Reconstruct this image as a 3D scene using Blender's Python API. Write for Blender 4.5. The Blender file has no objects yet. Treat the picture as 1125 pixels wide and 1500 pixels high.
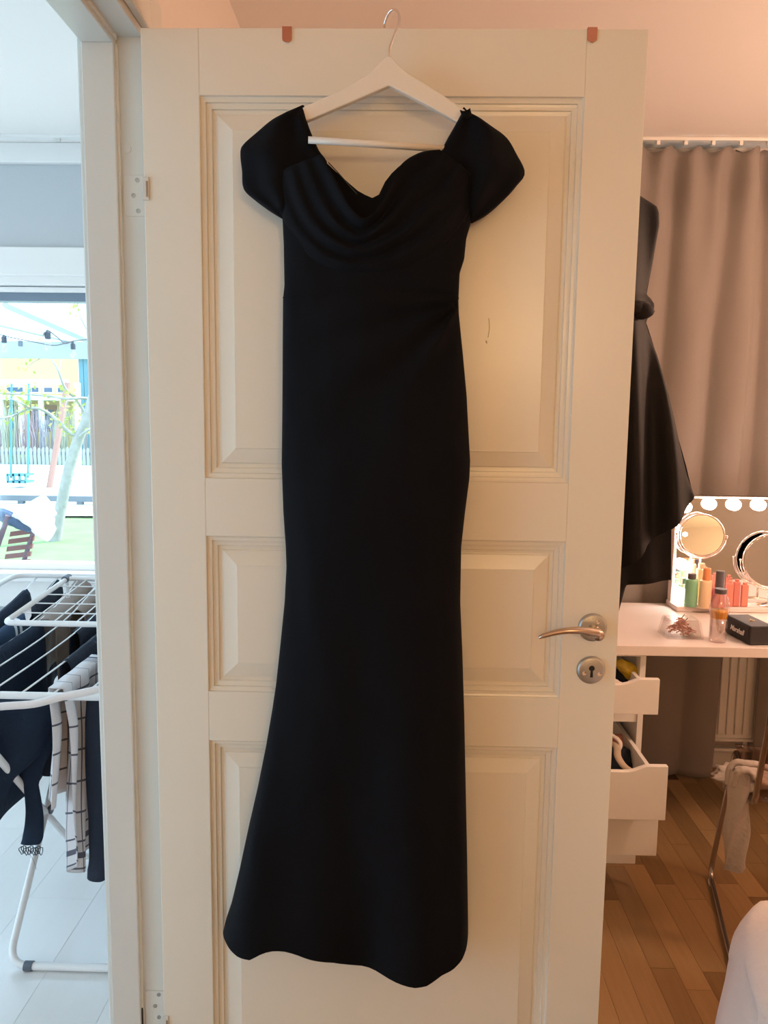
import bpy, bmesh, math, random
from mathutils import Vector, Matrix, noise
random.seed(7)
S = bpy.context.scene
C = S.collection
PI = math.pi

# ------------------------------------------------------------------ camera
YAW, PITCH, ROLL, CZ, FPX = .0201, .1209, .0129, 1.4208, 1120.0
_f = Vector((-math.sin(YAW)*math.cos(PITCH), math.cos(YAW)*math.cos(PITCH), -math.sin(PITCH)))
_r = Vector((math.cos(YAW), math.sin(YAW), 0)); _u = _r.cross(_f)
CR = math.cos(ROLL)*_r + math.sin(ROLL)*_u
CU = -math.sin(ROLL)*_r + math.cos(ROLL)*_u
cam = bpy.data.objects.new('camera', bpy.data.cameras.new('camera')); C.objects.link(cam)
cam.matrix_world = Matrix(((CR.x, CU.x, -_f.x, 0), (CR.y, CU.y, -_f.y, 0), (CR.z, CU.z, -_f.z, CZ), (0, 0, 0, 1)))
cam.data.sensor_fit = 'HORIZONTAL'; cam.data.sensor_width = 36; cam.data.lens = FPX/1125*36
cam.data.clip_start = .02; cam.data.clip_end = 300
S.camera = cam

def at(px, py, Y):
    """point on the vertical plane y=Y that was measured at this pixel of the photograph"""
    d = _f + CR*((px-562.5)/FPX) - CU*((py-750)/FPX)
    t = Y/d.y
    return Vector((d.x*t, Y, CZ+d.z*t))
def atz(px, py, Z):
    d = _f + CR*((px-562.5)/FPX) - CU*((py-750)/FPX)
    t = (Z-CZ)/d.z
    return Vector((d.x*t, d.y*t, Z))

# ------------------------------------------------------------------ light
w = bpy.data.worlds.new('sky'); S.world = w; w.use_nodes = True
bg = w.node_tree.nodes['Background']; bg.inputs[0].default_value = (.56, .79, 1, 1); bg.inputs[1].default_value = 4.8
def light(name, kind, loc, energy, col, size=.1, rot=None, **k):
    l = bpy.data.lights.new(name, kind); o = bpy.data.objects.new(name, l); C.objects.link(o)
    o.location = loc; l.energy = energy; l.color = col
    if kind == 'POINT': l.shadow_soft_size = size
    if kind == 'AREA': l.size = size
    if kind == 'SUN': l.angle = .01
    if rot: o.rotation_euler = rot
    return o
sun = light('sun', 'SUN', (5, 20, 10), 8, (1, .95, .86))
sd = Vector((-.62, -.52, -.72)).normalized()
sun.rotation_mode = 'QUATERNION'; sun.rotation_quaternion = Vector((0, 0, -1)).rotation_difference(sd)
light('floor_lamp_light', 'POINT', (.62, -1.5, 1.86), 34, (1, .65, .31), .11)
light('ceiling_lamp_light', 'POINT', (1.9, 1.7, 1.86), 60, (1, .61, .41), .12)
S.view_settings.view_transform = 'Standard'; S.view_settings.look = 'None'
S.view_settings.gamma = 1; S.view_settings.use_curve_mapping = False
S.view_settings.exposure = 0.0

# ------------------------------------------------------------------ materials
def mat(name, col, rough=.5, metal=0, bump=0, bscale=40, var=0, vscale=6, coat=0, sheen=0, spec=None, stretch=None):
    m = bpy.data.materials.new(name); m.use_nodes = True; N = m.node_tree.nodes; L = m.node_tree.links
    b = N['Principled BSDF']
    b.inputs['Base Color'].default_value = (*col, 1); b.inputs['Roughness'].default_value = rough
    b.inputs['Metallic'].default_value = metal; b.inputs['Coat Weight'].default_value = coat
    b.inputs['Sheen Weight'].default_value = sheen
    if spec is not None: b.inputs['Specular IOR Level'].default_value = spec
    if bump or var:
        tc = N.new('ShaderNodeTexCoord'); src = tc.outputs['Object']
        if stretch:
            mp = N.new('ShaderNodeMapping'); mp.inputs['Scale'].default_value = stretch
            L.new(src, mp.inputs[0]); src = mp.outputs[0]
    if bump:
        n = N.new('ShaderNodeTexNoise'); n.inputs['Scale'].default_value = bscale; n.inputs['Detail'].default_value = 5
        L.new(src, n.inputs['Vector'])
        bp = N.new('ShaderNodeBump'); bp.inputs['Strength'].default_value = bump; bp.inputs['Distance'].default_value = .01
        L.new(n.outputs['Fac'], bp.inputs['Height']); L.new(bp.outputs[0], b.inputs['Normal'])
    if var:
        n = N.new('ShaderNodeTexNoise'); n.inputs['Scale'].default_value = vscale; n.inputs['Detail'].default_value = 4
        L.new(src, n.inputs['Vector'])
        mx = N.new('ShaderNodeMixRGB'); mx.inputs[1].default_value = (*[c*(1-var) for c in col], 1)
        mx.inputs[2].default_value = (*[min(1, c*(1+var)) for c in col], 1)
        L.new(n.outputs['Fac'], mx.inputs[0]); L.new(mx.outputs[0], b.inputs['Base Color'])
    return m
def emis(name, col, s):
    m = bpy.data.materials.new(name); m.use_nodes = True; b = m.node_tree.nodes['Principled BSDF']
    b.inputs['Base Color'].default_value = (*col, 1); b.inputs['Emission Color'].default_value = (*col, 1)
    b.inputs['Emission Strength'].default_value = s; return m
def glass(name, col, mixf=.12, rough=.03):
    """thin clear sheet: mostly transparent with a gloss"""
    m = bpy.data.materials.new(name); m.use_nodes = True; N = m.node_tree.nodes; L = m.node_tree.links
    N.remove(N['Principled BSDF'])
    t = N.new('ShaderNodeBsdfTransparent'); t.inputs[0].default_value = (*col, 1)
    g = N.new('ShaderNodeBsdfGlossy'); g.inputs['Roughness'].default_value = rough
    x = N.new('ShaderNodeMixShader'); x.inputs[0].default_value = mixf
    L.new(t.outputs[0], x.inputs[1]); L.new(g.outputs[0], x.inputs[2]); L.new(x.outputs[0], N['Material Output'].inputs[0])
    return m
def planks(name, ca, cb, rough, gscale, stretch):
    m = mat(name, ca, rough); N = m.node_tree.nodes; L = m.node_tree.links; b = N['Principled BSDF']
    oi = N.new('ShaderNodeObjectInfo'); ge = N.new('ShaderNodeNewGeometry')
    ad = N.new('ShaderNodeMath'); L.new(oi.outputs['Random'], ad.inputs[0]); L.new(ge.outputs['Random Per Island'], ad.inputs[1])
    fr = N.new('ShaderNodeMath'); fr.operation = 'FRACT'; L.new(ad.outputs[0], fr.inputs[0])
    tc = N.new('ShaderNodeTexCoord'); mp = N.new('ShaderNodeMapping'); mp.inputs['Scale'].default_value = stretch
    cm = N.new('ShaderNodeCombineXYZ'); sc = N.new('ShaderNodeMath'); sc.operation = 'MULTIPLY'; sc.inputs[1].default_value = 9
    L.new(oi.outputs['Random'], sc.inputs[0]); L.new(sc.outputs[0], cm.inputs[0]); L.new(sc.outputs[0], cm.inputs[1])
    va = N.new('ShaderNodeVectorMath'); L.new(tc.outputs['Object'], mp.inputs[0]); L.new(mp.outputs[0], va.inputs[0]); L.new(cm.outputs[0], va.inputs[1])
    n = N.new('ShaderNodeTexNoise'); n.inputs['Scale'].default_value = gscale; n.inputs['Detail'].default_value = 7
    L.new(va.outputs[0], n.inputs['Vector'])
    m1 = N.new('ShaderNodeMath'); m1.operation = 'MULTIPLY_ADD'; m1.inputs[1].default_value = .45; m1.inputs[2].default_value = -.1
    L.new(n.outputs['Fac'], m1.inputs[0])
    m2 = N.new('ShaderNodeMath'); m2.operation = 'MULTIPLY_ADD'; m2.inputs[1].default_value = .7
    L.new(fr.outputs[0], m2.inputs[0]); L.new(m1.outputs[0], m2.inputs[2])
    mx = N.new('ShaderNodeMixRGB'); mx.inputs[1].default_value = (*ca, 1); mx.inputs[2].default_value = (*cb, 1)
    L.new(m2.outputs[0], mx.inputs[0]); L.new(mx.outputs[0], b.inputs['Base Color'])
    return m
def stripes(name, base, line, u=(), v=(), rough=.9):
    """fabric with woven lines: u / v are lists of (repeat, offset, width) in UV"""
    m = mat(name, base, rough, bump=.25, bscale=300); N = m.node_tree.nodes; L = m.node_tree.links; b = N['Principled BSDF']
    tc = N.new('ShaderNodeTexCoord'); sp = N.new('ShaderNodeSeparateXYZ'); L.new(tc.outputs['UV'], sp.inputs[0])
    cur = None
    for ax, lst in ((0, u), (1, v)):
        for rep, off, wd in lst:
            a = N.new('ShaderNodeMath'); a.operation = 'MULTIPLY_ADD'; a.inputs[1].default_value = rep; a.inputs[2].default_value = off
            L.new(sp.outputs[ax], a.inputs[0])
            f = N.new('ShaderNodeMath'); f.operation = 'FRACT'; L.new(a.outputs[0], f.inputs[0])
            c = N.new('ShaderNodeMath'); c.operation = 'LESS_THAN'; c.inputs[1].default_value = wd; L.new(f.outputs[0], c.inputs[0])
            if cur is None: cur = c
            else:
                q = N.new('ShaderNodeMath'); q.operation = 'MAXIMUM'; L.new(cur.outputs[0], q.inputs[0]); L.new(c.outputs[0], q.inputs[1]); cur = q
    mx = N.new('ShaderNodeMixRGB'); mx.inputs[1].default_value = (*base, 1); mx.inputs[2].default_value = (*line, 1)
    L.new(cur.outputs[0], mx.inputs[0]); L.new(mx.outputs[0], b.inputs['Base Color'])
    return m

M = dict(
    door=mat('door_paint', (.75, .715, .615), .28, bump=.03, bscale=25),
    frame=mat('frame_paint', (.64, .63, .585), .4, bump=.03, bscale=25),
    ceil=mat('ceiling_paint', (.84, .80, .76), .9, bump=.05, bscale=200),
    wall=mat('wall_paint', (.74, .66, .60), .9, bump=.06, bscale=180),
    wall_b=mat('grey_wall_paint', (.52, .54, .55), .9, bump=.06, bscale=180),
    white=mat('white_lacquer', (.83, .81, .78), .35),
    desk=mat('desk_white', (.80, .73, .70), .3),
    steel=mat('brushed_steel', (.46, .45, .43), .40, 1, bump=.05, bscale=90),
    lever=mat('warm_reflection_steel', (.60, .47, .38), .26, 1),  # reflection of the warm floor put into the steel's colour
    chrome=mat('chrome', (.8, .78, .76), .12, 1),
    darkchrome=mat('aged_chrome', (.40, .36, .33), .25, 1),
    copper=mat('copper', (.50, .23, .17), .38, .85),
    hanger=mat('white_wood', (.76, .72, .635), .42),
    hole=mat('dark_void', (.01, .01, .01), .8),
    black=mat('black_crepe', (.0030, .0034, .0052), .82, bump=.12, bscale=500, sheen=.01, spec=.11),
    black2=mat('black_satin', (.007, .006, .008), .62, bump=.1, bscale=400, sheen=.03, spec=.2),
    curtain=mat('greige_curtain', (.25, .215, .195), .88, bump=.12, bscale=400, var=.06, vscale=5, sheen=.1),
    oak=planks('oak_parquet', (.160, .095, .038), (.37, .235, .110), .30, 9, (9, .8, 1)),
    pale=planks('pale_laminate', (.70, .69, .67), (.80, .79, .77), .24, 6, (6, .6, 1)),
    under=mat('floor_joint', (.10, .05, .025), .7),
    underpale=mat('pale_floor_joint', (.36, .35, .34), .7),
    plastic=mat('black_plastic', (.02, .02, .022), .5, bump=.1, bscale=300),
    rackw=mat('white_powder_coat', (.80, .80, .80), .3),
    rackg=mat('grey_plastic', (.10, .12, .15), .5),
    navy=mat('navy_cotton', (.012, .022, .045), .85, bump=.3, bscale=60, spec=.25),
    navy2=mat('dark_navy_jersey', (.018, .024, .040), .85, bump=.3, bscale=50, spec=.25),
    taupe=mat('taupe_cotton', (.26, .21, .18), .9, bump=.3, bscale=60),
    grey=mat('grey_jersey', (.42, .37, .33), .92, bump=.4, bscale=70),
    duvet=mat('white_bed_linen', (.70, .63, .59), .9, bump=.3, bscale=30),
    mirror=mat('mirror_glass', (.86, .86, .86), .02, 1),
    winglass=glass('window_glass', (.97, .99, 1), .05),
    clear=glass('clear_glass', (.93, .95, .95), .2, .05),
    acrylic=glass('smoked_acrylic', (.86, .76, .70), .06, .08),
    bulb=emis('lit_bulb', (1, .86, .78), 26),
)

# ------------------------------------------------------------------ mesh helpers
def obj(name, bm, m=None, parent=None, smooth=False, bevel=0, solid=0, sub=0):
    me = bpy.data.meshes.new(name); bmesh.ops.recalc_face_normals(bm, faces=bm.faces) if not solid else None
    bm.to_mesh(me); bm.free()
    if smooth:
        for p in me.polygons: p.use_smooth = True
    o = bpy.data.objects.new(name, me); C.objects.link(o)
    for mm in (m if isinstance(m, (list, tuple)) else [m]): me.materials.append(mm)
    if parent: o.parent = parent
    if solid:
        s = o.modifiers.new('solid', 'SOLIDIFY'); s.thickness = solid; s.offset = 0
    if sub:
        s = o.modifiers.new('sub', 'SUBSURF'); s.levels = s.render_levels = sub
    if bevel:
        b = o.modifiers.new('bevel', 'BEVEL'); b.width = bevel; b.segments = 2; b.limit_method = 'ANGLE'; b.angle_limit = .7
    return o
def tag(o, label, cat, group=None, kind=None):
    if label: o['label'] = label
    if cat: o['category'] = cat
    if group: o['group'] = group
    if kind: o['kind'] = kind
    return o
def empty(name, loc, label, cat, group=None):
    """Empty at a thing's base; its parts are built in world coordinates, so it stays at the origin until adopt()"""
    o = bpy.data.objects.new(name, None); C.objects.link(o); o.empty_display_size = .05
    o.location = loc; tag(o, label, cat, group); return o
def adopt(root):
    """parts were modelled in world coordinates: keep them in place under the moved root"""
    inv = Matrix.Translation(root.location).inverted()
    for ch in root.children: ch.matrix_parent_inverse = inv
def struct(name, o): o.name = name; o['kind'] = 'structure'; return o
def box(bm, x0, x1, y0, y1, z0, z1, M4=None):
    vs = [bm.verts.new((x, y, z)) for x in (x0, x1) for y in (y0, y1) for z in (z0, z1)]
    if M4:
        for v in vs: v.co = M4 @ v.co
    for f in ((0, 1, 3, 2), (4, 6, 7, 5), (0, 4, 5, 1), (2, 3, 7, 6), (0, 2, 6, 4), (1, 5, 7, 3)): bm.faces.new([vs[i] for i in f])
    return bm
def B(*a, **k): return box(bmesh.new(), *a, **k)
def smooth_path(pts, n=6):
    P = [Vector(p) for p in pts]
    if len(P) < 3: return P
    out = []
    for i in range(len(P)-1):
        p0 = P[max(i-1, 0)]; p1 = P[i]; p2 = P[i+1]; p3 = P[min(i+2, len(P)-1)]
        for k in range(n):
            t = k/n
            out.append(.5*((2*p1)+(p2-p0)*t+(2*p0-5*p1+4*p2-p3)*t*t+(3*p1-p0-3*p2+p3)*t**3))
    out.append(P[-1]); return out
def rounded(pts, r, n=5, closed=False):
    """polyline with its corners rounded"""
    P = [Vector(p) for p in pts]; out = []; N = len(P)
    for i, p in enumerate(P):
        if not closed and i in (0, N-1): out.append(p); continue
        a = P[(i-1) % N]; b = P[(i+1) % N]
        ra = min(r, (a-p).length*.49); rb = min(r, (b-p).length*.49)
        A = p+(a-p).normalized()*ra; Bq = p+(b-p).normalized()*rb
        for k in range(n+1):
            t = k/n; out.append(A*(1-t)**2+p*2*t*(1-t)+Bq*t*t)
    if closed: out.append(out[0].copy())
    return out
def tube(bm, pts, r, n=8, caps=True, flat=1.0):
    P = [Vector(p) for p in pts]; rr = r if isinstance(r, (list, tuple)) else [r]*len(P)
    rings = []; up = None
    for i, p in enumerate(P):
        t = (P[min(i+1, len(P)-1)]-P[max(i-1, 0)])
        if t.length < 1e-9: t = Vector((0, 0, 1))
        t.normalize()
        if up is None: up = Vector((0, 0, 1)) if abs(t.z) < .9 else Vector((1, 0, 0))
        s = t.cross(up)
        if s.length < 1e-6: s = t.cross(Vector((0, 1, 0)))
        s.normalize(); up = s.cross(t).normalized()
        rings.append([bm.verts.new(p+(s*math.cos(a)+up*math.sin(a)*flat)*rr[i]) for a in [2*PI*k/n for k in range(n)]])
    for a, b in zip(rings, rings[1:]):
        for k in range(n): bm.faces.new((a[k], a[(k+1) % n], b[(k+1) % n], b[k]))
    if caps:
        bm.faces.new(rings[0][::-1]); bm.faces.new(rings[-1])
    return bm
def T(*a, **k): return tube(bmesh.new(), *a, **k)
def lathe(bm, prof, c, n=24, M4=None, caps=True):
    """prof: list of (radius, height) about +Z at c, or about M4's Z"""
    rings = []
    for r, h in prof:
        ring = []
        for k in range(n):
            v = Vector((r*math.cos(2*PI*k/n), r*math.sin(2*PI*k/n), h))
            if M4: v = M4 @ v
            ring.append(bm.verts.new(v+Vector(c)))
        rings.append(ring)
    for a, b in zip(rings, rings[1:]):
        for k in range(n): bm.faces.new((a[k], a[(k+1) % n], b[(k+1) % n], b[k]))
    if caps: bm.faces.new(rings[0][::-1]); bm.faces.new(rings[-1])
    return bm
def Lt(*a, **k): return lathe(bmesh.new(), *a, **k)
def prism(bm, pts, off):
    """polygon of 3-D points extruded by the vector off"""
    off = Vector(off); a = [bm.verts.new(p) for p in pts]; b = [bm.verts.new(Vector(p)+off) for p in pts]; n = len(a)
    bm.faces.new(a); bm.faces.new(b[::-1])
    for i in range(n): bm.faces.new((a[i], b[i], b[(i+1) % n], a[(i+1) % n]))
    return bm
def grid(fn, nu, nv, closed=False):
    bm = bmesh.new(); uvl = bm.loops.layers.uv.new('UVMap')
    cols = nu if closed else nu+1
    V = [[bm.verts.new(fn(i/nu, j/nv)) for i in range(cols)] for j in range(nv+1)]
    for j in range(nv):
        for i in range(nu):
            i2 = (i+1) % cols
            f = bm.faces.new((V[j][i], V[j][i2], V[j+1][i2], V[j+1][i]))
            for l, (a, b) in zip(f.loops, ((i, j), (i+1, j), (i+1, j+1), (i, j+1))): l[uvl].uv = (a/nu, b/nv)
    return bm
def interp(tab, x):
    if x <= tab[0][0]: return tab[0][1]
    for (a, va), (b, vb) in zip(tab, tab[1:]):
        if x <= b: return va+(vb-va)*(x-a)/(b-a)
    return tab[-1][1]
def curve(pts, t):
    """smooth point on an open 2-D polyline at t in 0..1 by arc length"""
    key = id(pts)
    if key not in _cc:
        P = smooth_path([(p[0], p[1], 0) for p in pts], 8)
        s = [0]
        for a, b in zip(P, P[1:]): s.append(s[-1]+(b-a).length)
        _cc[key] = (P, s, pts)
    P, s, _ = _cc[key]; d = t*s[-1]
    for i in range(len(P)-1):
        if d <= s[i+1] or i == len(P)-2:
            q = (d-s[i])/max(s[i+1]-s[i], 1e-9); q = max(0, min(1, q))
            p = P[i].lerp(P[i+1], q); return p.x, p.y
_cc = {}
def nz(x, y, z=0, s=1): return noise.noise(Vector((x*s, y*s, z*s)))
def gauss(x, m, s): return math.exp(-((x-m)/s)**2)

# ================================================================== ROOM SHELL
WX0, WX1 = -.545, -.445            # the wall that holds the doorway
YF = 3.07                           # facade
HC = 2.455                          # ceiling height
OY0, OY1, OZ = .55, 1.386, 2.083    # rough opening
XR, YB, XL = 2.7, -2.1, -4.2
struct('wall_left', obj('wall_left', box(box(box(bmesh.new(), WX0, WX1, OY1, YF, 0, HC), WX0, WX1, YB, OY0, 0, HC), WX0, WX1, OY0, OY1, OZ, HC), M['wall']))
W1 = (-3.0, -.78, .79, 1.905)        # living room window opening x0,x1,z0,z1
W2 = (1.0, 2.4, .90, 2.2)           # bedroom window opening, behind the curtains
bm = bmesh.new()
for x0, x1, z0, z1 in ((XL, W1[0], 0, HC), (W1[1], WX0, 0, HC), (W1[0], W1[1], 0, W1[2]-.03), (W1[0], W1[1], W1[3]+.02, HC)): box(bm, x0, x1, YF, YF+.18, z0, z1)
struct('wall_front', obj('wall_front', bm, M['wall_b']))
bm = bmesh.new()
for x0, x1, z0, z1 in ((WX0, W2[0], 0, HC), (W2[1], XR, 0, HC), (W2[0], W2[1], 0, W2[2]), (W2[0], W2[1], W2[3], HC)): box(bm, x0, x1, YF, YF+.18, z0, z1)
struct('wall_back', obj('wall_back', bm, M['wall']))
struct('wall_right', obj('wall_right', B(XR, XR+.1, YB, YF+.18, 0, HC), M['wall']))
struct('wall_rear', obj('wall_rear', B(XL, XR+.1, YB-.1, YB, 0, HC), M['wall']))
bm = bmesh.new()
for y0, y1, z0, z1 in ((YB-.1, -1.9, 0, HC), (2.9, YF+.18, 0, HC), (-1.9, 2.9, 0, .15), (-1.9, 2.9, 2.3, HC)): box(bm, XL-.1, XL, y0, y1, z0, z1)  # wide unseen opening added to let more daylight into the living room
struct('wall_far_left', obj('wall_far_left', bm, M['wall_b']))
bm = bmesh.new()
for y0, y1, z0, z1 in ((-1.9, -1.84, .15, 2.3), (2.84, 2.9, .15, 2.3), (.47, .53, .15, 2.3), (-1.84, .47, .15, .21), (.53, 2.84, .15, .21), (-1.84, .47, 2.24, 2.3), (.53, 2.84, 2.24, 2.3)): box(bm, XL-.08, XL-.02, y0, y1, z0, z1)
struct('added_daylight_window', obj('added_daylight_window', bm, M['white']))  # frame of the unseen window added for extra daylight
struct('ceiling', obj('ceiling', B(XL-.1, XR+.1, YB-.1, YF+.18, HC, HC+.1), M['ceil']))
struct('baseboard_back', obj('baseboard_back', B(WX1, XR, YF-.014, YF, 0, .085), M['white'], bevel=.003))
struct('baseboard_left', obj('baseboard_left', B(WX1, WX1+.014, 1.432, YF-.014, 0, .085), M['white'], bevel=.003))
struct('baseboard_front', obj('baseboard_front', B(XL, WX0, YF-.014, YF, 0, .085), M['white'], bevel=.003))
# ceiling edge board and curtain rail of the living room
struct('trim_1', obj('trim_1', B(XL, WX0, YF-.030, YF, HC-.075, HC), M['white'], bevel=.004))
t = empty('curtain_track', (-1.6, YF-.1, HC-.012), 'slim white curtain track screwed to the living room ceiling above the window', 'curtain track')
obj('rail', B(XL+.3, WX0-.03, YF-.115, YF-.085, HC-.012, HC-.0005), M['white'], t)
for k in range(7): obj('glider', B(-3.2+k*.38, -3.185+k*.38, YF-.106, YF-.094, HC-.022, HC-.012), M['frame'], t)
adopt(t)

# floors ------------------------------------------------------------
fl = struct('floor', obj('floor', B(WX1-.05, XR, YB, YF, -.06, -.0025), M['under']))
def stave_mesh(w_, l_, mt):
    bm = B(-w_/2+.0004, w_/2-.0004, -l_/2+.0004, l_/2-.0004, -.004, 0)
    me = bpy.data.meshes.new('stave'); bmesh.ops.recalc_face_normals(bm, faces=bm.faces); bm.to_mesh(me); bm.free(); me.materials.append(mt); return me
SW = .066; lens = (.30, .38, .46, .55); SM = {l: stave_mesh(SW, l, M['oak']) for l in lens}
rest = bmesh.new(); x = WX1+SW/2; rnd = random.Random(5); xs = []
while x < XR: xs.append(x); x += SW
for x in xs:
    y = YB-rnd.random()*.4
    while y < YF:
        l = rnd.choice(lens)
        if .55 < x < 1.75 and y+l > 1.15 and y+l/2 < YF+.05:
            o = bpy.data.objects.new('parquet_stave', SM[l]); C.objects.link(o); o.location = (x, y+l/2, 0); o.parent = fl
        elif y+l/2 < YF: box(rest, x-SW/2+.0004, x+SW/2-.0004, max(y, YB)+.0004, min(y+l, YF)-.0004, -.004, 0)
        y += l
o = obj('parquet_staves', rest, M['oak'], fl); o['kind'] = 'stuff'
fl2 = struct('floor_living', obj('floor_living', B(XL, WX1-.05, YB, YF, -.06, -.0025), M['underpale']))
BW = .192; PM = stave_mesh(BW, 1.28, M['pale']); rnd = random.Random(11)
for i in range(19):
    x = WX1-.05-BW/2-.008-i*BW
    y = -2.2-rnd.random()*.9 + (0.0 if i != 1 else .3)
    while y < YF:
        ya, yb = max(y, YB), min(y+1.28, YF)
        if x > XL+.1 and yb-ya > .02:
            full = yb-ya > 1.279
            o = bpy.data.objects.new('laminate_board', PM if full else stave_mesh(BW, yb-ya, M['pale'])); C.objects.link(o); o.location = (x, (ya+yb)/2, 0); o.parent = fl2
        y += 1.28

# door lining, stops and casings --------------------------------------
ZR = 2.054                           # underside of the rebate
lin = bmesh.new(); box(lin, WX0, WX1, 1.366, OY1, 0, OZ); box(lin, WX0, WX1, OY0, .5664, 0, OZ); box(lin, WX0, WX1, .5664, 1.366, ZR, OZ)
fr = struct('trim_2', obj('trim_2', lin, M['frame'], bevel=.0015))
fr['label'] = 'white painted door lining with hinge leaves screwed to its rebate'
st = bmesh.new(); box(st, WX0, -.4895, 1.3525, 1.3662, 0, ZR); box(st, WX0, -.4895, .5662, .580, 0, ZR)
obj('door_stop', st, M['frame'], fr, bevel=.002)
obj('door_stop', B(WX0, -.4895, .58, 1.3525, 2.040, ZR+.0003), M['frame'], fr, bevel=.002)
# rubber seal in the corner between stop and rebate
sl = bmesh.new(); box(sl, -.4895, -.4865, 1.3595, 1.3664, 0, 2.04); box(sl, -.4895, -.4865, .58, 1.36, 2.047, ZR+.0003)
obj('sealing_strip', sl, mat('beige_seal', (.72, .69, .63), .8), fr)
o = obj('dark_gap', B(-.4893, -.4868, 1.3575, 1.3596, 0, .27), M['hole'], fr)
cs = bmesh.new()
def casing(x0, x1, sgn):
    box(cs, x0, x1, 1.3695, 1.432, 0, 2.134); box(cs, x0, x1, .484, .5465, 0, 2.134); box(cs, x0, x1, .5465, 1.3695, 2.0665, 2.134)
casing(WX1, WX1+.014, 1)
c1 = struct('trim_3', obj('trim_3', cs, M['frame'], bevel=.003))
cs = bmesh.new(); casing(WX0-.014, WX0, -1)
struct('trim_4', obj('trim_4', cs, M['frame'], bevel=.003))
def hinge_plate(py0, py1, sc):
    z1 = at(205, py0, 1.366).z; z0 = at(205, py1, 1.366).z
    pl = []
    x0, x1, r = -.4835, WX1-.001, .008
    pts = [(x1, z1), (x0+.002, z1), (x0, z1-.002)] + [(x0+r-r*math.sin(a), z0+r-r*math.cos(a)) for a in (PI/2, PI/3, PI/6, 0)] + [(x1, z0)]
    pts = [(x, 1.3663, z) for x, z in pts]
    h = obj('hinge_leaf', prism(bmesh.new(), pts, (0, -.0020, 0)), M['frame'], fr, bevel=.0004)
    for px, py in sc:
        p = at(px, py, 1.3643)
        R = Matrix.Rotation(PI/2, 4, 'X')
        s = obj('screw', Lt([(.0041, 0), (.0041, .0006), (.0028, .0010), (.0026, .0002), (.0006, .0000)], p, 16, R), M['steel'], h, smooth=False)
hinge_plate(257, 317, ((201, 264), (195.5, 286.5), (202.5, 309)))
hinge_plate(1450, 1506, ((232.5, 1457), (227.3, 1473.5), (233, 1490)))
# small drill plug above the hinge
obj('screw_cover', Lt([(.0075, 0), (.0075, .0008), (.006, .001)], at(186, 218, 1.3655), 20, Matrix.Rotation(PI/2, 4, 'X')), M['frame'], fr)

# ================================================================== DOOR LEAF
DX0, DX1, DY0, DY1, DZ0, DZ1 = -.435, .390, 1.3256, 1.3656, .010, 2.050
dr = bpy.data.objects.new('door_1', None); C.objects.link(dr); dr.location = (DX0, DY1, 0); dr['kind'] = 'structure'
dr['label'] = 'open white panelled interior door that the long black dress hangs on'
PX0, PX1 = -.3395, .2915
rows = ((.165, .836), (.928, 1.2125), (1.3145, 1.9465))
D = M['door']
obj('stile', B(DX0, PX0, DY0, DY1, DZ0, DZ1), D, dr, bevel=.0012)
obj('stile', B(PX1, DX1, DY0, DY1, DZ0, DZ1), D, dr, bevel=.0012)
zs = [DZ0] + [z for r in rows for z in r] + [DZ1]
for k in range(0, 8, 2): obj('rail', B(PX0, PX1, DY0, DY1, zs[k], zs[k+1]), D, dr, bevel=.0006)
def nest(x0, x1, z0, z1, prof, side, fill):
    bm = bmesh.new(); rings = []
    for d, h in prof:
        y = (DY0+h) if side > 0 else (DY1-h)
        rings.append([bm.verts.new(p) for p in ((x0+d, y, z0+d), (x1-d, y, z0+d), (x1-d, y, z1-d), (x0+d, y, z1-d))])
    for a, b in zip(rings, rings[1:]):
        for k in range(4): bm.faces.new((a[k], a[(k+1) % 4], b[(k+1) % 4], b[k]))
    if fill: bm.faces.new(rings[-1])
    return bm
MP = [(-.001, .001), (0, .0005), (.001, .0045), (.004, .0056), (.0085, .0058), (.0092, .0092), (.013, .0100), (.0175, .0104), (.0185, .0135), (.0245, .0145)]
PP = [(.0235, .0146), (.0262, .0142), (.0272, .0118), (.052, .0055), (.0528, .0042)]
for z0, z1 in rows:
    for sd_ in (1, -1):
        obj('panel_moulding', nest(PX0, PX1, z0, z1, MP, sd_, False), D, dr)
        obj('panel', nest(PX0, PX1, z0, z1, PP, sd_, True), D, dr)
# handle: rosette, lever, escutcheon
def disc(px, py, r, y=DY0, h=.007, m=M['steel'], name='rosette', parent=dr):
    c = at(px, py, y)
    return obj(name, Lt([(r, 0), (r, h*.35), (r*.93, h*.85), (r*.80, h), (.0005, h)], c, 40, Matrix.Rotation(PI/2, 4, 'X')), m, parent, smooth=True), c
ro, c0 = disc(867.5, 918.7, .0252)
ne = Vector((c0.x+.001, DY0-.005, c0.z-.003))
obj('spindle_neck', T([ne, ne+Vector((0, -.040, 0))], [.011, .009], 20), M['lever'], ro, smooth=True)
lp = [at(882.5, 927, 1.272), at(881, 927, 1.272), at(876, 927.3, 1.272), at(862, 925.3, 1.270), at(848, 923.5, 1.267), at(830, 924, 1.266), at(812, 927, 1.268), at(796, 931.5, 1.270), at(789.5, 934.2, 1.272)]
lr = [.0008, .0055, .0086, .0094, .0076, .0066, .0058, .0048, .0030]
P = smooth_path(lp, 6); R_ = [interp([(i*6, v) for i, v in enumerate(lr)], k) for k in range(len(P))]
obj('door_handle', T(P, R_, 16, flat=.85), M['lever'], dr, smooth=True)
obj('screw', Lt([(.0036, 0), (.0034, .0012), (.0008, .0008)], c0+Vector((.0078, -.0066, .0112)), 14, Matrix.Rotation(PI/2, 4, 'X')), M['chrome'], ro)
es, c1_ = disc(865.2, 981, .0252, name='key_escutcheon')
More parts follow.
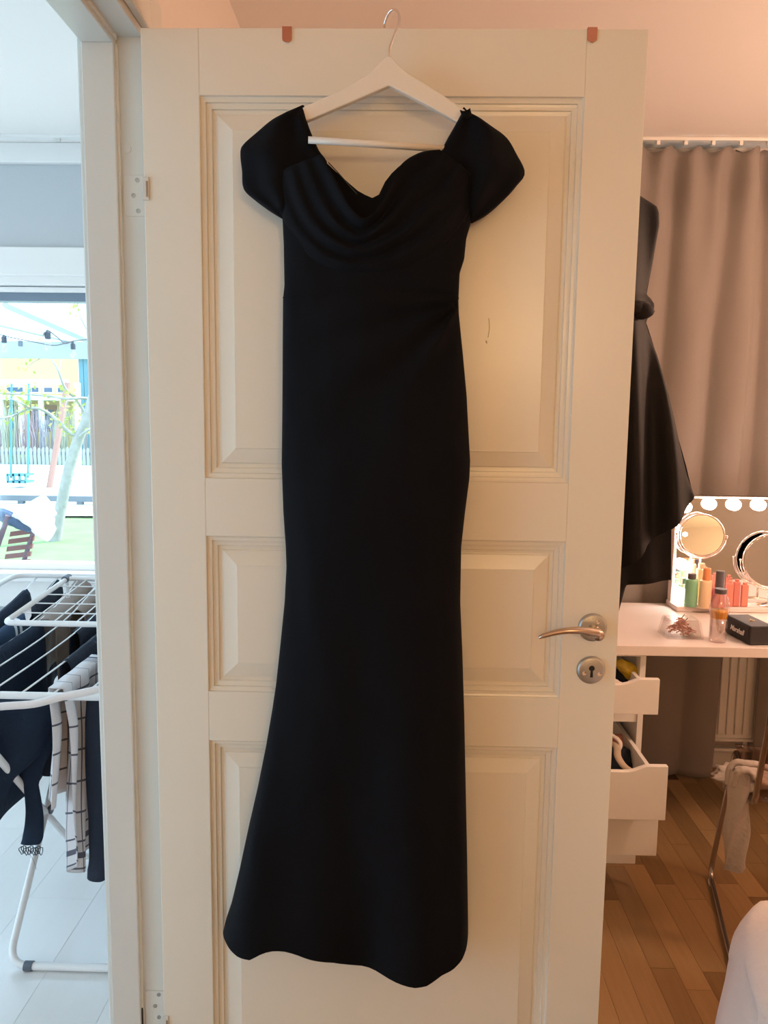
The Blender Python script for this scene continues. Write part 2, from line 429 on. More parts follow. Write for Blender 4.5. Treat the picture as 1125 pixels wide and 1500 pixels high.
for dx, dz in ((-.0128, -.0045), (.0142, -.0055)):
    obj('screw', Lt([(.0040, 0), (.0038, .0012), (.001, .0009)], c1_+Vector((dx, -.0064, dz)), 14, Matrix.Rotation(PI/2, 4, 'X')), M['chrome'], es)
kh = [(-.0022, -.0118), (.0026, -.0118), (.0022, -.001)]
pts = [(-.0024, -.0118), (.0028, -.0118), (.0022, .0005)]+[(.0002+.0052*math.sin(a), .0045+.0052*math.cos(a)) for a in [2.3-k*.46 for k in range(11)]]+[(-.0018, .0005)]
obj('keyhole', prism(bmesh.new(), [(c1_.x+x, DY0-.0074, c1_.z+z) for x, z in pts], (0, .0006, 0)), M['hole'], es)
# knuckles of the two hinges, on the leaf's edge
for py0, py1 in ((259, 293), (1489, 1520)):
    a = at(213.5 if py0 < 600 else 243, py0, 1.3235); b = at(214.5 if py0 < 600 else 244, py1, 1.3235)
    k = obj('hinge_knuckle', B(a.x-.0062, a.x+.0050, 1.3225, 1.3262, b.z, a.z), M['frame'], dr, bevel=.0008)
    obj('hinge_slot', B(a.x+.0004, a.x+.0036, 1.3218, 1.3228, b.z+.005, a.z-.007), mat('slot', (.30, .23, .17), .8), k)
# hairline scratches on the paint
obj('paint_scratch', T(smooth_path([at(716, 466, DY0+.0038), at(717, 480, DY0+.0038), at(715, 494, DY0+.0038)]), .0006, 4), mat('scratch', (.5, .42, .33), .7), dr)
obj('paint_scratch', T([at(712, 499, DY0+.0038), at(713, 503, DY0+.0038)], .0012, 5), bpy.data.materials['scratch'], dr)
adopt(dr)

# ================================================================== OVER-DOOR HOOKS
def door_hook(px, label):
    x = at(px, 50, DY0).x; w2 = .0078
    r = empty('over_door_hook', (x, 1.345, DZ1), label, 'hook', 'copper hooks over the door')
    zb = at(px, 62.5, DY0).z
    pts = [(x-w2, DZ1+.001), (x+w2, DZ1+.001)] + [(x+w2*math.cos(a), zb+.005-.005*math.sin(a)) for a in [k*PI/8 for k in range(9)]]
    obj('front_strip', prism(bmesh.new(), [(p[0], DY0-.0022, p[1]) for p in pts], (0, .0016, 0)), M['copper'], r, bevel=.0004)
    obj('bridge', B(x-w2, x+w2, DY0-.0022, DY1+.0022, DZ1+.0002, DZ1+.0020), M['copper'], r, bevel=.0004)
    bk = [(x, DY1+.0014, DZ1), (x, DY1+.0016, DZ1-.07), (x, DY1+.010, DZ1-.085), (x, DY1+.028, DZ1-.085), (x, DY1+.034, DZ1-.065)]
    obj('back_hook', T(smooth_path(bk, 5), .0035, 10), M['copper'], r, smooth=True)
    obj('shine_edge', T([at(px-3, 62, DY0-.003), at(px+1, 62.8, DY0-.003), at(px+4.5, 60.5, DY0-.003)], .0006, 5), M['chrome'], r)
    adopt(r)
door_hook(420.5, 'flat copper hook over the door top, left of the dress hanger')
door_hook(867.5, 'flat copper hook over the door top, near its right corner')

# ================================================================== HANGER
YH = 1.285
h = empty('coat_hanger', at(570, 100, YH), 'white wooden coat hanger with chrome hook holding the long black dress', 'hanger')
UP = [(566, 82), (574, 82), (582, 92), (600, 108), (640, 133), (676, 157), (706, 180), (712, 190)]
LO = [(700, 197), (672, 180), (620, 151), (570, 125), (520, 147), (447, 178), (420, 190)]
U2 = [(410, 183), (418, 172), (447, 155), (500, 131), (540, 108), (556, 92)]
obj('shoulder', prism(bmesh.new(), [at(x, y, YH-.006) for x, y in UP+LO+U2], (0, .012, 0)), M['hanger'], h, bevel=.0022)
hk = [at(571, 86, YH), at(570.8, 74, YH), at(572.5, 66, YH), at(578, 52, 1.290), at(583, 40, 1.297), at(585, 28, 1.305), at(583, 18, 1.313), at(577.5, 13.8, 1.320), at(571, 17, 1.327), at(566, 26, 1.333), at(563.5, 35, 1.338), at(563, 40, 1.342)]
obj('hook', T(smooth_path(hk, 5), .0021, 10), M['chrome'], h, smooth=True)
obj('trouser_bar', T([at(451.5, 205, 1.247), at(560, 212, 1.262), at(664, 219, 1.285)], .0052, 14), M['hanger'], h, smooth=True)
adopt(h)

# ================================================================== LONG BLACK DRESS
YD = 1.288
dress = empty('evening_dress', at(540, 700, YD), 'long black off-shoulder dress with cowl neck hanging on the white door', 'dress')
Ltab = [(230, 402), (262, 403), (300, 411), (320, 414), (360, 416), (420, 417), (437, 415), (500, 414.5), (600, 414), (680, 413), (750, 415.5), (800, 419), (830, 420), (880, 417.5), (940, 411.5), (1000, 405), (1040, 399), (1090, 390.5), (1150, 378.5), (1200, 367), (1270, 352), (1320, 340), (1345, 331.5), (1362, 327.5), (1400, 326)]
Rtab = [(230, 690), (262, 694), (300, 692), (325, 690), (350, 683), (380, 680), (400, 673.5), (440, 671.5), (460, 672), (520, 678), (580, 683.5), (620, 685.5), (675, 688.5), (700, 687.5), (750, 681), (800, 675.5), (880, 674), (950, 677), (1050, 680), (1150, 682), (1250, 684), (1350, 685.5), (1400, 685.5)]
hem = [(326, 1360), (330, 1363), (345, 1370), (357, 1375), (376, 1375.5), (384, 1369), (400, 1365), (420, 1366), (455, 1376), (490, 1383.5), (520, 1394), (560, 1401.5), (605, 1410), (625, 1408.5), (645, 1399), (660, 1395.5), (675, 1385), (682, 1376), (685.5, 1362)]
neck = [(400, 264), (412, 250), (440, 243), (476, 240), (490, 255), (510, 275), (525, 289), (545, 298), (555, 289), (563, 271), (575, 258), (590, 246), (610, 238), (640, 233), (665, 240), (682, 255), (695, 275)]
def fold(px, py):
    """folds in the cloth, metres towards the room"""
    d = 0
    # ruching that fans out from the right waist seam
    dx, dy = px-676, py-440; r = math.hypot(dx, dy)
    if r > 3:
        a = math.atan2(dy, -dx)     # 0 = left, pi/2 = down
        if -.5 < a < 1.55:
            env = math.exp(-r/150)*min(1, r/25)*max(0, math.sin((a+.5)/2.05*PI))
            d += .0100*env*math.sin(a*13+.4)
    # drape line that runs from the left hip to the hem
    xl = interp([(560, 425), (760, 432), (900, 455), (1050, 490), (1150, 520), (1260, 545), (1400, 560)], py)
    if py > 560: d += .007*min(1, (py-560)/200)*(1/(1+math.exp(-(px-xl)/7)))
    # hem flutes
    if py > 850:
        q = (py-850)/550
        d += q*(.013*math.sin((px-330)/44+.5)+.006*math.sin((px-330)/19))
    d += .0035*nz(px/70, py/160, 3)+.0015*nz(px/25, py/60, 9)
    return d
def body(u, py, bulge, back=.020):
    """u 0..1 round the closed section, front half first"""
    L, R = interp(Ltab, py), interp(Rtab, py)
    t = u*2*PI; c = math.cos(t); s = math.sin(t)
    px = (L+R)/2-(R-L)/2*c
    p = at(px, py, YD)
    if s >= 0: p.y = YD-bulge*(abs(s)**.75)-fold(px, py)*min(1, s*2.5)
    else: p.y = YD+back*(abs(s)**.75)+.004*math.sin(px/30)*abs(s)
    return p, px
def skirt(u, v):
    L, R = interp(Ltab, 1390), interp(Rtab, 1390)
    px = (L+R)/2-(R-L)/2*math.cos(u*2*PI)
    py = 434+(interp(hem, px)-434)*v
    if math.sin(u*2*PI) < 0: py -= 5*v
    return body(u, py, .040+.012*v)[0]
def bodice(u, v):
    L, R = 404, 690
    px = (L+R)/2-(R-L)/2*math.cos(u*2*PI)
    top = interp(neck, px)+(2 if math.sin(u*2*PI) > 0 else 0)
    py = top+(438-top)*v
    return body(u, py, .034+.004*v)[0]
obj('skirt', grid(skirt, 110, 170, True), M['black'], dress, smooth=True)
obj('bodice', grid(bodice, 90, 36, True), M['black'], dress, smooth=True)
# waist seam
obj('waist_seam', T([body(k/60*.5, 436.5+1.5*math.sin(k/8), .0395)[0] for k in range(61)], .0008, 5), M['black'], dress, smooth=True)
Tc = [(474, 241), (487, 262), (503, 293), (518, 320), (534, 334), (550, 327), (566, 300), (585, 262), (612, 241), (642, 233)]
Bc = [(402, 262), (412, 310), (436, 360), (482, 396), (545, 408), (608, 394), (655, 356), (688, 308), (694, 264)]
def cowl(u, v):
    a = curve(Tc, u); b = curve(Bc, u); px = a[0]+(b[0]-a[0])*v; py = a[1]+(b[1]-a[1])*v
    e = math.sin(PI*min(max(u, 0), 1))
    p = at(px, py, YD)
    L, R = interp(Ltab, py), interp(Rtab, py); c = max(-1, min(1, 1-2*(px-L)/(R-L)))
    base = .036*(max(0, 1-c*c)**.375)
    ridge = .0045*(.35+.65*e)*math.sin(v*2*PI*3.4+.8+1.2*nz(u*3, v*2, 1)+u*1.0)
    rim = .010*e*gauss(v, 0, .16)
    out = .010*(1-v)**.5 + .0035-.0045*v**3
    p.y = YD-base-out-ridge*(min(1, (1-v)*5))-rim-.003*nz(u*8, v*5, 5)
    return p
obj('cowl_neckline', grid(cowl, 70, 44), M['black'], dress, smooth=True, solid=.0016)
def sleeve(A, Bq, name, sgn):
    def f(u, v):
        a = curve(A, v); b = curve(Bq, v)
        t = u*2*PI; k = (1-math.cos(t))/2; s = math.sin(t)
        px = a[0]+(b[0]-a[0])*k; py = a[1]+(b[1]-a[1])*k
        p = at(px, py, YD)
        wdt = math.hypot(b[0]-a[0], b[1]-a[1])
        th = min(.021, .0005*wdt+.003)
        crease = .006*math.sin(k*9+v*5)*min(1, wdt/60)+.010*gauss(v, .52, .10)*k
        p.y = YD-(th*abs(s)**.7+crease*abs(s) if s > 0 else -.020*abs(s)**.7*min(1, wdt/40))
        return p
    return obj(name, grid(f, 48, 44, True), M['black'], dress, smooth=True)
SLA = [(446, 156), (450, 178), (458, 200), (468, 222), (479, 243), (452, 276), (418, 322)]
SLB = [(443, 155), (415, 170), (398, 178), (378, 194), (356, 214), (352.5, 228), (355, 252), (357, 277), (372, 292), (395, 309), (414, 321)]
SRA = [(678, 159), (669, 180), (656, 203), (646, 222), (637, 236), (668, 272), (688, 326)]
SRB = [(680, 158), (690, 168), (720, 187), (742, 203), (756, 226), (768.5, 254), (757, 272), (742, 289), (714, 314), (692, 327)]
sleeve(SLA, SLB, 'sleeve', -1); sleeve(SRA, SRB, 'sleeve', 1)
obj('strap_fold', grid(lambda u, v: at(674+14*u+3*v, 161+3*math.sin(u*3)-3*u*(1-v)+9*v, YD-.022-.004*math.sin(u*PI)), 8, 6), M['black'], dress, smooth=True, solid=.002)
obj('zip', T(smooth_path([at(481, 238, YD-.036), at(497, 255, YD-.036), at(518, 279, YD-.034), at(530, 291, YD-.030)]), .0009, 5), mat('zip_tape', (.03, .04, .04), .5), dress)
adopt(dress)

# ================================================================== SECOND DRESS, on the back of the door
d2 = empty('cocktail_dress', (.36, 1.47, 1.5), 'black dress with tied waist hanging behind the door, only its right side showing', 'dress')
Y2 = 1.50
R2 = [(262, 900), (288, 938), (296, 952), (303, 962), (312, 965), (330, 965.5), (350, 962), (380, 957), (410, 951), (432, 947), (437, 953), (446, 959), (453, 958), (462, 951), (472, 946), (480, 949), (520, 962), (600, 982), (700, 1010), (727, 1017), (757, 985), (850, 983), (857, 950)]
def d2f(u, v):
    py = 268+(728-268)*v; Rr = interp(R2, py); Lx = 835 - 40*v
    t = u*2*PI; px = (Rr+Lx)/2+(Rr-Lx)/2*math.cos(t)
    p = at(px, py+(0 if v < .9 else (v-.9)*10*(727-interp([(800, 905), (985, 757), (1017, 727)], px))*-1*.999), Y2)
    amp = .03+.035*v
    p.y = Y2-math.sin(t)*amp*(.8+.2*math.sin(px/11))-(.010*v*math.sin(px/8.5) if math.sin(t) > 0 else 0)
    p.y = max(p.y, DY1+.012)
    return p
obj('dress_body', grid(d2f, 80, 130, True), M['black2'], d2, smooth=True)
def d2b(u, v):
    # longer underskirt below the hem
    px = 850+134*u; py = 735+(interp([(850, 905), (905, 900), (918, 858), (984, 850), (990, 850)], px)-735)*v
    p = at(px, py, Y2+.012); p.y += .006*math.sin(px/9)*(.4+.6*v); return p
obj('underskirt', grid(d2b, 60, 14), M['black2'], d2, smooth=True, solid=.002)
def bow(u, v):
    a = 2*PI*u; r = math.sin(PI*v)**.6
    return at(942, 453, Y2-.035)+Vector((-.030+.052*v, .012*math.sin(a)*r, .017*math.cos(a)*r-.004*v))
obj('waist_bow', grid(bow, 20, 14, True), M['black2'], d2, smooth=True)
obj('belt', T([at(880, 446, Y2-.04), at(935, 450, Y2-.043), at(949, 452, Y2-.02)], .008, 8, flat=1.6), M['black2'], d2, smooth=True)
# its own hanger hook reaching the copper hook
xh = at(867.5, 50, DY0).x
obj('hanger_loop', T(smooth_path([(xh, DY1+.03, DZ1-.075), (xh+.012, DY1+.03, DZ1-.10), (xh, DY1+.04, DZ1-.14), (xh-.01, 1.47, 1.90)], 6), .0018, 8), M['chrome'], d2, smooth=True)
adopt(d2)

# ================================================================== LIVING ROOM WINDOW
x0, x1, z0, z1 = W1
wn = bpy.data.objects.new('window_1', None); C.objects.link(wn); wn.location = ((x0+x1)/2, YF, z0); wn['kind'] = 'structure'
zc = at(100, 362, YF-.02).z
obj('window_casing', box(box(box(bmesh.new(), x0-.09, x1+.09, YF-.022, YF, z1+.055, zc), x0-.09, x0, YF-.022, YF, z0-.03, z1+.055), x1, x1+.09, YF-.022, YF, z0-.03, z1+.055), M['white'], wn, bevel=.004)
obj('window_head', B(x0, x1, YF-.012, YF+.02, z1+.022, z1+.058), M['white'], wn, bevel=.003)
bm = bmesh.new(); box(bm, x0, x0+.05, YF+.03, YF+.09, z0, z1+.02); box(bm, x1-.05, x1, YF+.03, YF+.09, z0, z1+.02); box(bm, x0+.05, x1-.05, YF+.03, YF+.09, z1-.035, z1+.02)
obj('lower_frame', B(x0+.05, x1-.05, YF+.03, YF+.09, z0-.03, z0+.018), M['white'], wn, bevel=.003)
obj('window_frame', bm, mat('blue_grey_frame', (.17, .22, .28), .4), wn, bevel=.003)
obj('window_frame', B(x0, x1, YF+.010, YF+.03, z1-.002, z1+.018), M['white'], wn, bevel=.002)
obj('pane', B(x0+.05, x1-.05, YF+.055, YF+.060, z0+.022, z1-.02), M['winglass'], wn)
obj('window_sill', B(x0-.06, x1+.04, YF-.05, YF+.03, z0-.045, z0-.010), M['white'], wn, bevel=.004)
obj('lower_panel', B(x0-.06, x1+.04, YF-.010, YF, z0-.16, z0-.05), M['white'], wn, bevel=.003)
adopt(wn)
# bedroom window behind the curtains
x0, x1, z0, z1 = W2
wn2 = bpy.data.objects.new('window_2', None); C.objects.link(wn2); wn2.location = ((x0+x1)/2, YF, z0); wn2['kind'] = 'structure'
bm = bmesh.new(); box(bm, x0, x0+.05, YF+.03, YF+.09, z0, z1); box(bm, x1-.05, x1, YF+.03, YF+.09, z0, z1); box(bm, x0+.05, x1-.05, YF+.03, YF+.09, z1-.05, z1); box(bm, x0+.05, x1-.05, YF+.03, YF+.09, z0, z0+.05)
obj('window_frame', bm, M['white'], wn2); obj('pane', B(x0+.05, x1-.05, YF+.055, YF+.06, z0+.05, z1-.05), M['winglass'], wn2)
adopt(wn2)
# ribbed radiator-like strip low on the front wall, under the window
rd = empty('panel_radiator', (-1.7, YF-.06, .12), 'white panel radiator under the living room window behind the drying rack', 'radiator')
obj('radiator_body', B(-2.6, -.80, YF-.095, YF-.035, .12, .58), M['white'], rd, bevel=.008)
for k in range(26):
    obj('fin', B(-2.58+k*.069, -2.545+k*.069, YF-.100, YF-.095, .14, .56), M['white'], rd)
for xx in (-2.3, -1.1): obj('wall_bracket', B(xx, xx+.03, YF-.032, YF-.0145, .05, .5), M['white'], rd)
adopt(rd)

# ================================================================== DRYING RACK
rk = empty('drying_rack', (-.79, 2.05, 0), 'white folding drying rack with wire lines loaded with laundry', 'drying rack')
RX0, RX1 = -.99, -.60
ZF, ZB, YFR, YBK = .795, .880, 1.635, 2.52
def zr_(y): return ZF-.006+.085*max(0, (y-YFR)/.885)**4
def wireR(pts, r, name='wire'): return obj(name, T(pts, r, 8), M['rackw'], rk, smooth=True)
# foot loops
for (yf, yt, zt) in ((1.793, 2.50, .872), (2.279, 1.62, .775)):
    pts = [(RX0, yt, zt), (RX0, yf, .012), (RX1+.02, yf, .012), (RX1+.02, yt, zt)]
    obj('leg_loop', T(rounded(pts, .055, 7), .0095, 12), M['rackw'], rk, smooth=True)
for xx in (-.975+.04, -.655): obj('joint_clip', T([(xx-.011, 1.793, .012), (xx+.011, 1.793, .012)], .0122, 12), M['rackg'], rk)
obj('pivot_joint', T([(RX0-.014, 2.04, .305), (RX0+.014, 2.04, .305)], .013, 12), M['rackg'], rk)
obj('pivot_joint', T([(RX1+.006, 2.04, .305), (RX1+.034, 2.04, .305)], .013, 12), M['rackg'], rk)
# main frame and the wires that run its length
pts = [(-1.30, YFR, ZF), (-.565, YFR, ZF), (-.565, YBK, ZB), (-1.30, YBK, ZB)]
obj('main_frame', T(rounded(pts, .05, 5, closed=True), .0085, 10), M['rackw'], rk, smooth=True)
WX = [-1.224+k*.0735 for k in range(9)]
for k, xx in enumerate(WX): wireR([(xx, YFR+.885*q/8, zr_(YFR+.885*q/8)) for q in range(9)], .0022)
# curved handle tube in front
hp = [at(-40, 1041, 1.56), at(0, 1035, 1.56), at(50, 1031, 1.565), at(90, 1021, 1.575), at(130, 1013, 1.585), at(158, 1007, 1.60), at(178, 1010, 1.625)]
obj('front_bow', T(smooth_path(hp, 6), .0085, 12), mat('warm_white_tube', (.74, .68, .66), .35), rk, smooth=True)
# raised tray
tn, tf = (1.834, .906), (2.201, .941)
TX0, TX1 = -.978, -.60
obj('tray_frame', T(rounded([(TX0, tn[0], tn[1]), (TX1, tn[0], tn[1]), (TX1, tf[0], tf[1]), (TX0, tf[0], tf[1])], .022, 5, closed=True), .0072, 10), M['rackw'], rk, smooth=True)
for k in range(1, 8):
    xx = TX0+k*(.0575); 
    if xx < TX1-.02: obj('tray_wire', T([(xx, tn[0], tn[1]-.003), (xx, tf[0], tf[1]-.003)], .0017, 6), M['rackw'], rk)
for k in range(1, 5):
    q = k/5; obj('tray_wire', T([(TX0, tn[0]+(tf[0]-tn[0])*q, tn[1]+(tf[1]-tn[1])*q), (TX1, tn[0]+(tf[0]-tn[0])*q, tn[1]+(tf[1]-tn[1])*q)], .0017, 6), M['rackw'], rk)
for xx in (TX0, TX1):
    obj('tray_support', T([(xx, tf[0]-.01, tf[1]), (xx, tf[0]+.0, ZB+.004)], .006, 10), M['rackw'], rk)
    obj('corner_joint', T([(xx, tf[0]-.02, tf[1]), (xx, tf[0]+.01, tf[1]+.002)], .0105, 10), M['rackg'], rk)
adopt(rk)
# laundry: each piece lies over a wire that runs away from the camera
def drape(name, x, ya, yb, dr_, dl, m, label, cat, z=.79, spread=.012, wav=.006, bottom=None, nu=40, lean=0, seed=0, par=None, group='laundry on the drying rack'):
    top = z+.004
    def f(u, v):
        # u: along the wire, v: from the hem of the left flap over the wire to the hem of the right one
        y = ya+(yb-ya)*u; tot = dl+dr_; s = v*tot-dl       # s<0 left flap, s>0 right flap
        L = abs(s); q = 1-math.exp(-L/.012)
        hang = max(0, L-.006)
        sg = 1 if s > 0 else -1
        if s > 0 and bottom: hang *= bottom(u)
        xx = x+sg*(.004*q+spread*q+.02*min(1, L/.5)*.3) + wav*math.sin(u*11+seed+L*6)*min(1, L/.12)
        yy = y+lean*hang+.5*wav*math.sin(L*20+u*5+seed)
        return Vector((xx, yy, top+zr_(y)-.79-hang+.0015*nz(u*9, L*20, seed)))
    o = obj(name, grid(f, nu, 40), m, None, smooth=True, solid=.0022)
    tag(o, label, cat, group); return o
drape('navy_tunic', WX[0], 1.80, 2.44, .34, .30, M['navy'], 'navy garment farthest left on the drying rack', 'clothing', seed=1)
sw = stripes('striped_navy', (.014, .045, .10), (.75, .78, .82), u=((1, -.70, .05), (1, -.80, .05)))
drape('track_jacket', WX[1], 2.00, 2.27, .26, .24, sw, 'blue garment with two white stripes at the left of the drying rack', 'clothing', seed=2)
drape('navy_pullover', WX[1]+.004, 2.29, 2.50, .30, .24, M['navy2'], 'dark navy garment behind the striped one, under the raised tray', 'clothing', seed=8)
drape('long_shirt', WX[2], 1.72, 2.21, .46, .30, M['navy'], 'dark navy shirt on the drying rack wire left of the taupe one', 'clothing', seed=3)
drape('taupe_shirt', WX[2]+.012, 2.225, 2.50, .34, .22, M['taupe'], 'taupe garment in the middle of the drying rack', 'clothing', seed=4, wav=.008, spread=.035)
drape('taupe_trousers', WX[3]+.008, 2.30, 2.505, .30, .22, M['taupe'], 'second taupe garment close behind the first, under the raised tray', 'clothing', seed=9, wav=.008, spread=.02)
drape('dark_trousers', WX[4], 2.13, 2.505, .40, .34, M['navy2'], 'dark trousers on the rack wire just right of the taupe garments', 'clothing', seed=5)
drape('black_leggings', WX[5], 1.89, 2.36, .34, .30, M['navy2'], 'black leggings over the wire just behind the checked scarf', 'clothing', seed=7)
drape('black_tunic', WX[7]+.0, 1.76, 2.35, .62, .36, M['navy2'], 'black long garment on the drying rack right of the checked scarf', 'clothing', seed=6, bottom=lambda u: .62)
chk = stripes('checked_cotton', (.66, .63, .64), (.10, .10, .13), u=((5.0, .15, .05), (1, -.80, .02), (1, -.84, .02), (1, -.88, .05)), v=((11, .2, .07), (1, -.93, .02)))
# checked scarf: front part bundled over the near wire, hanging low
def scarf(u, v):
    x = WX[6]; ya, yb = 1.69, 1.94; tot = .30+.47; s = v*tot-.30
    L = abs(s); sg = 1 if s > 0 else -1; y = ya+(yb-ya)*u
    hang = max(0, L-.006)
    yc = 1.75
    sq = min(1, L/.42)
    if s > 0:
        y = y*(1-.55*sq)+(yc+.02)*(.55*sq)
        hang *= 1+.10*math.sin(u*4)
    xx = x+sg*.012+(.018*math.sin(u*16+L*3))*min(1, L/.1) + (.02*sq if s > 0 else -.01)
    return Vector((xx-(.045*(L/.5) if s > 0 else .05*L), y+.01*math.sin(L*14), zr_(y)+.004-hang))
tag(obj('checked_scarf', grid(scarf, 48, 60), chk, smooth=True, solid=.0022), 'white checked scarf with dark stripes hanging over the drying rack', 'scarf', 'laundry on the drying rack')
# narrow dark pieces below the rack
def hang_strip(name, pts, m, label, cat, th=.5, wob=.2, n=14):
    """pts: (centre, half width) down the piece; a soft flattened tube"""
    P = [Vector(p[0]) for p in pts]; W = [p[1] for p in pts]
    Q = smooth_path(P, 6); R = [interp([(i*6, w_) for i, w_ in enumerate(W)], k) for k in range(len(Q))]
    bm = bmesh.new(); rings = []
    for i, p in enumerate(Q):
        rings.append([bm.verts.new(p+Vector((math.cos(a)*R[i]*(1+wob*.3*math.sin(3*a+i*.3)), math.sin(a)*R[i]*th*(1+wob*math.sin(2*a+i*.35)), 0))) for a in [2*PI*k/n for k in range(n)]])
    for a, b in zip(rings, rings[1:]):
        for k in range(n): bm.faces.new((a[k], a[(k+1) % n], b[(k+1) % n], b[k]))
    bm.faces.new(rings[0][::-1]); bm.faces.new(rings[-1])
    o = obj(name, bm, m, None, smooth=True); tag(o, label, cat, 'laundry on the drying rack'); return o
hang_strip('long_sock', [(at(143, 1010, 1.76), .026), (at(143, 1060, 1.76), .032), (at(141, 1120, 1.76), .027), (at(142, 1200, 1.76), .021), (at(143, 1255, 1.76), .022), (at(143, 1274, 1.76), .026), (at(142, 1287, 1.76), .024), (at(142, 1291, 1.76), .012)], M['navy2'], 'long dark sock or sleeve hanging lowest at the right of the rack', 'sock', .35, .1)
ls = hang_strip('lace_camisole', [(at(40, 1030, 1.90), .085), (at(42, 1080, 1.90), .070), (at(45, 1118, 1.90), .040), (at(46, 1150, 1.90), .020), (at(50, 1190, 1.90), .024), (at(48, 1225, 1.90), .028), (at(45, 1236, 1.90), .026)], M['navy'], 'dark strappy top with lace edge hanging below the rack', 'clothing', .3, .15)
def lace(bm):
    c = at(45, 1240, 1.90)
    for k in range(9):
        a = k*.0065-.026; pts = [c+Vector((a+.006*math.cos(q), .004*math.sin(q*2), -.012+.011*math.sin(q)+.003*math.sin(k*2))) for q in [j*PI/4 for j in range(9)]]
        tube(bm, pts, .0011, 4, caps=False)
    tube(bm, smooth_path([c+Vector((-.005, 0, -.02)), c+Vector((.006, 0, -.04)), c+Vector((.012, 0, -.065))]), .0004, 4)
    return bm
obj('lace_trim', lace(bmesh.new()), M['navy'], ls, smooth=True)
hang_strip('dark_jumper', [(at(8, 1030, 1.86), .13), (at(2, 1100, 1.86), .10), (at(-6, 1140, 1.86), .050), (at(-4, 1170, 1.86), .022)], M['navy'], 'bulky navy jumper hanging at the left edge below the rack', 'clothing', .35, .2)
hang_strip('navy_cardigan', [(at(92, 1030, 1.98), .085), (at(90, 1080, 1.98), .080), (at(80, 1120, 1.98), .050), (at(72, 1136, 1.98), .02)], M['navy2'], 'navy cardigan hanging behind the checked scarf', 'clothing', .3, .1)
hang_strip('grey_tee', [(at(68, 1018, 2.02), .035), (at(68, 1050, 2.02), .030), (at(66, 1062, 2.02), .015)], M['taupe'], 'small taupe tee hem showing under the rack beside the checked scarf', 'clothing', .3, .1)
# paper care label hanging in the tray
tg = prism(bmesh.new(), [at(35, 893, 1.95), at(45, 889, 1.95), at(46, 902, 1.95), at(41, 911, 1.95), at(38, 908, 1.95)], (0, .001, 0))
tag(obj('care_label', tg, mat('label_white', (.8, .8, .82), .7)), 'small white care label poking through the raised tray of the rack', 'label')

# ================================================================== BEDROOM, BACK
# curtain track and curtains
tr = empty('curtain_rail', (1.5, 2.96, HC-.012), 'white curtain rail on the bedroom ceiling above the greige curtains', 'curtain rail')
obj('rail', B(.30, 2.6, 2.948, 2.972, HC-.012, HC-.0005), M['white'], tr, bevel=.002)
for k in range(22): obj('glider', B(.42+k*.1, .432+k*.1, 2.954, 2.966, HC-.026, HC-.012), M['white'], tr)
adopt(tr)
def curtain(xa, xb, xab, xbb, label, seed, y0=2.955):
    ztop = HC-.026
    def f(u, v):
        # pinch pleats at the top that relax into soft folds
        n = (xb-xa)/.105
        w_ = v if xab < xa+.05 else (lambda q: q*q*(3-2*q))(max(0, min(1, (v-.66)/.15)))
        x = (xa+(xb-xa)*u)*(1-w_)+(xab+(xbb-xab)*u)*w_
        dip = .026*abs(math.sin(u*n*PI))**1.3*(1-min(1, v*14))
        z = ztop-dip-(ztop-.012)*v
        sharp = math.sin(u*n*2*PI+seed)
        soft = math.sin(u*n*PI*1.2+seed*2+.8*nz(u*4, v*2, seed))
        k = min(1, v*3.5)
        a = (.016*sharp*(1-k)+.022*soft*k*(1-.45*v))+.008*k*math.sin(u*n*2.7+3*v+seed)*(1-.4*v)
        # loose diagonal creases under the heading
        a += .012*math.sin(u*n*PI-v*26)*gauss(v, .06, .05)
        return Vector((x+.012*k*math.cos(u*n*PI*1.2+seed*2), y0+a, z))
    o = obj('curtain', grid(f, 150, 90), M['curtain'], None, smooth=True, solid=.0016)
    tag(o, label, 'curtain', 'greige floor-length curtains'); return o
curtain(.45, 1.300, .42, 1.262, 'greige floor-length curtain behind the dressing table mirror', .3)
curtain(1.225, 2.3, 1.45, 2.3, 'greige curtain at the right edge, right of the white radiator', 1.7, 2.985)
# radiator and its pipes
rb = empty('radiator', (1.2, 3.02, .14), 'white ribbed radiator seen under the desk between two curtains', 'radiator')
RXE = 1.452
obj('radiator_body', B(.9, RXE, 3.012, 3.05, .142, .74), M['white'], rb, bevel=.004)
for k in range(15): obj('rib', B(.935+k*.0335+.003, .935+(k+1)*.0335-.003, 3.003, 3.012, .165, .725), M['white'], rb, bevel=.003)
obj('lower_lip', B(.9, RXE, 2.998, 3.012, .140, .150), M['white'], rb)
obj('side_cover', B(RXE-.001, RXE+.006, 3.0, 3.052, .10, .74), M['frame'], rb)
obj('valve', T([(RXE-.02, 3.03, .142), (RXE-.02, 3.03, .0)], .009, 10), M['white'], rb)
adopt(rb)
struct('trim_5', obj('trim_5', B(1.0, 1.60, 3.02, YF-.014, .086, .10), M['white'], bevel=.002))

# dressing table top
ZT = .73
dt = empty('dressing_table', (1.5, 2.63, ZT), 'white dressing table top resting on the drawer unit', 'desk')
obj('table_top', B(.36, 2.05, 2.333, 2.908, ZT-.033, ZT), M['desk'], dt, bevel=.0025)
for xx, yy in ((2.0, 2.38), (2.0, 2.86)): obj('leg', T([(xx, yy, ZT-.033), (xx, yy, 0)], .022, 16), M['white'], dt, smooth=True)
adopt(dt)
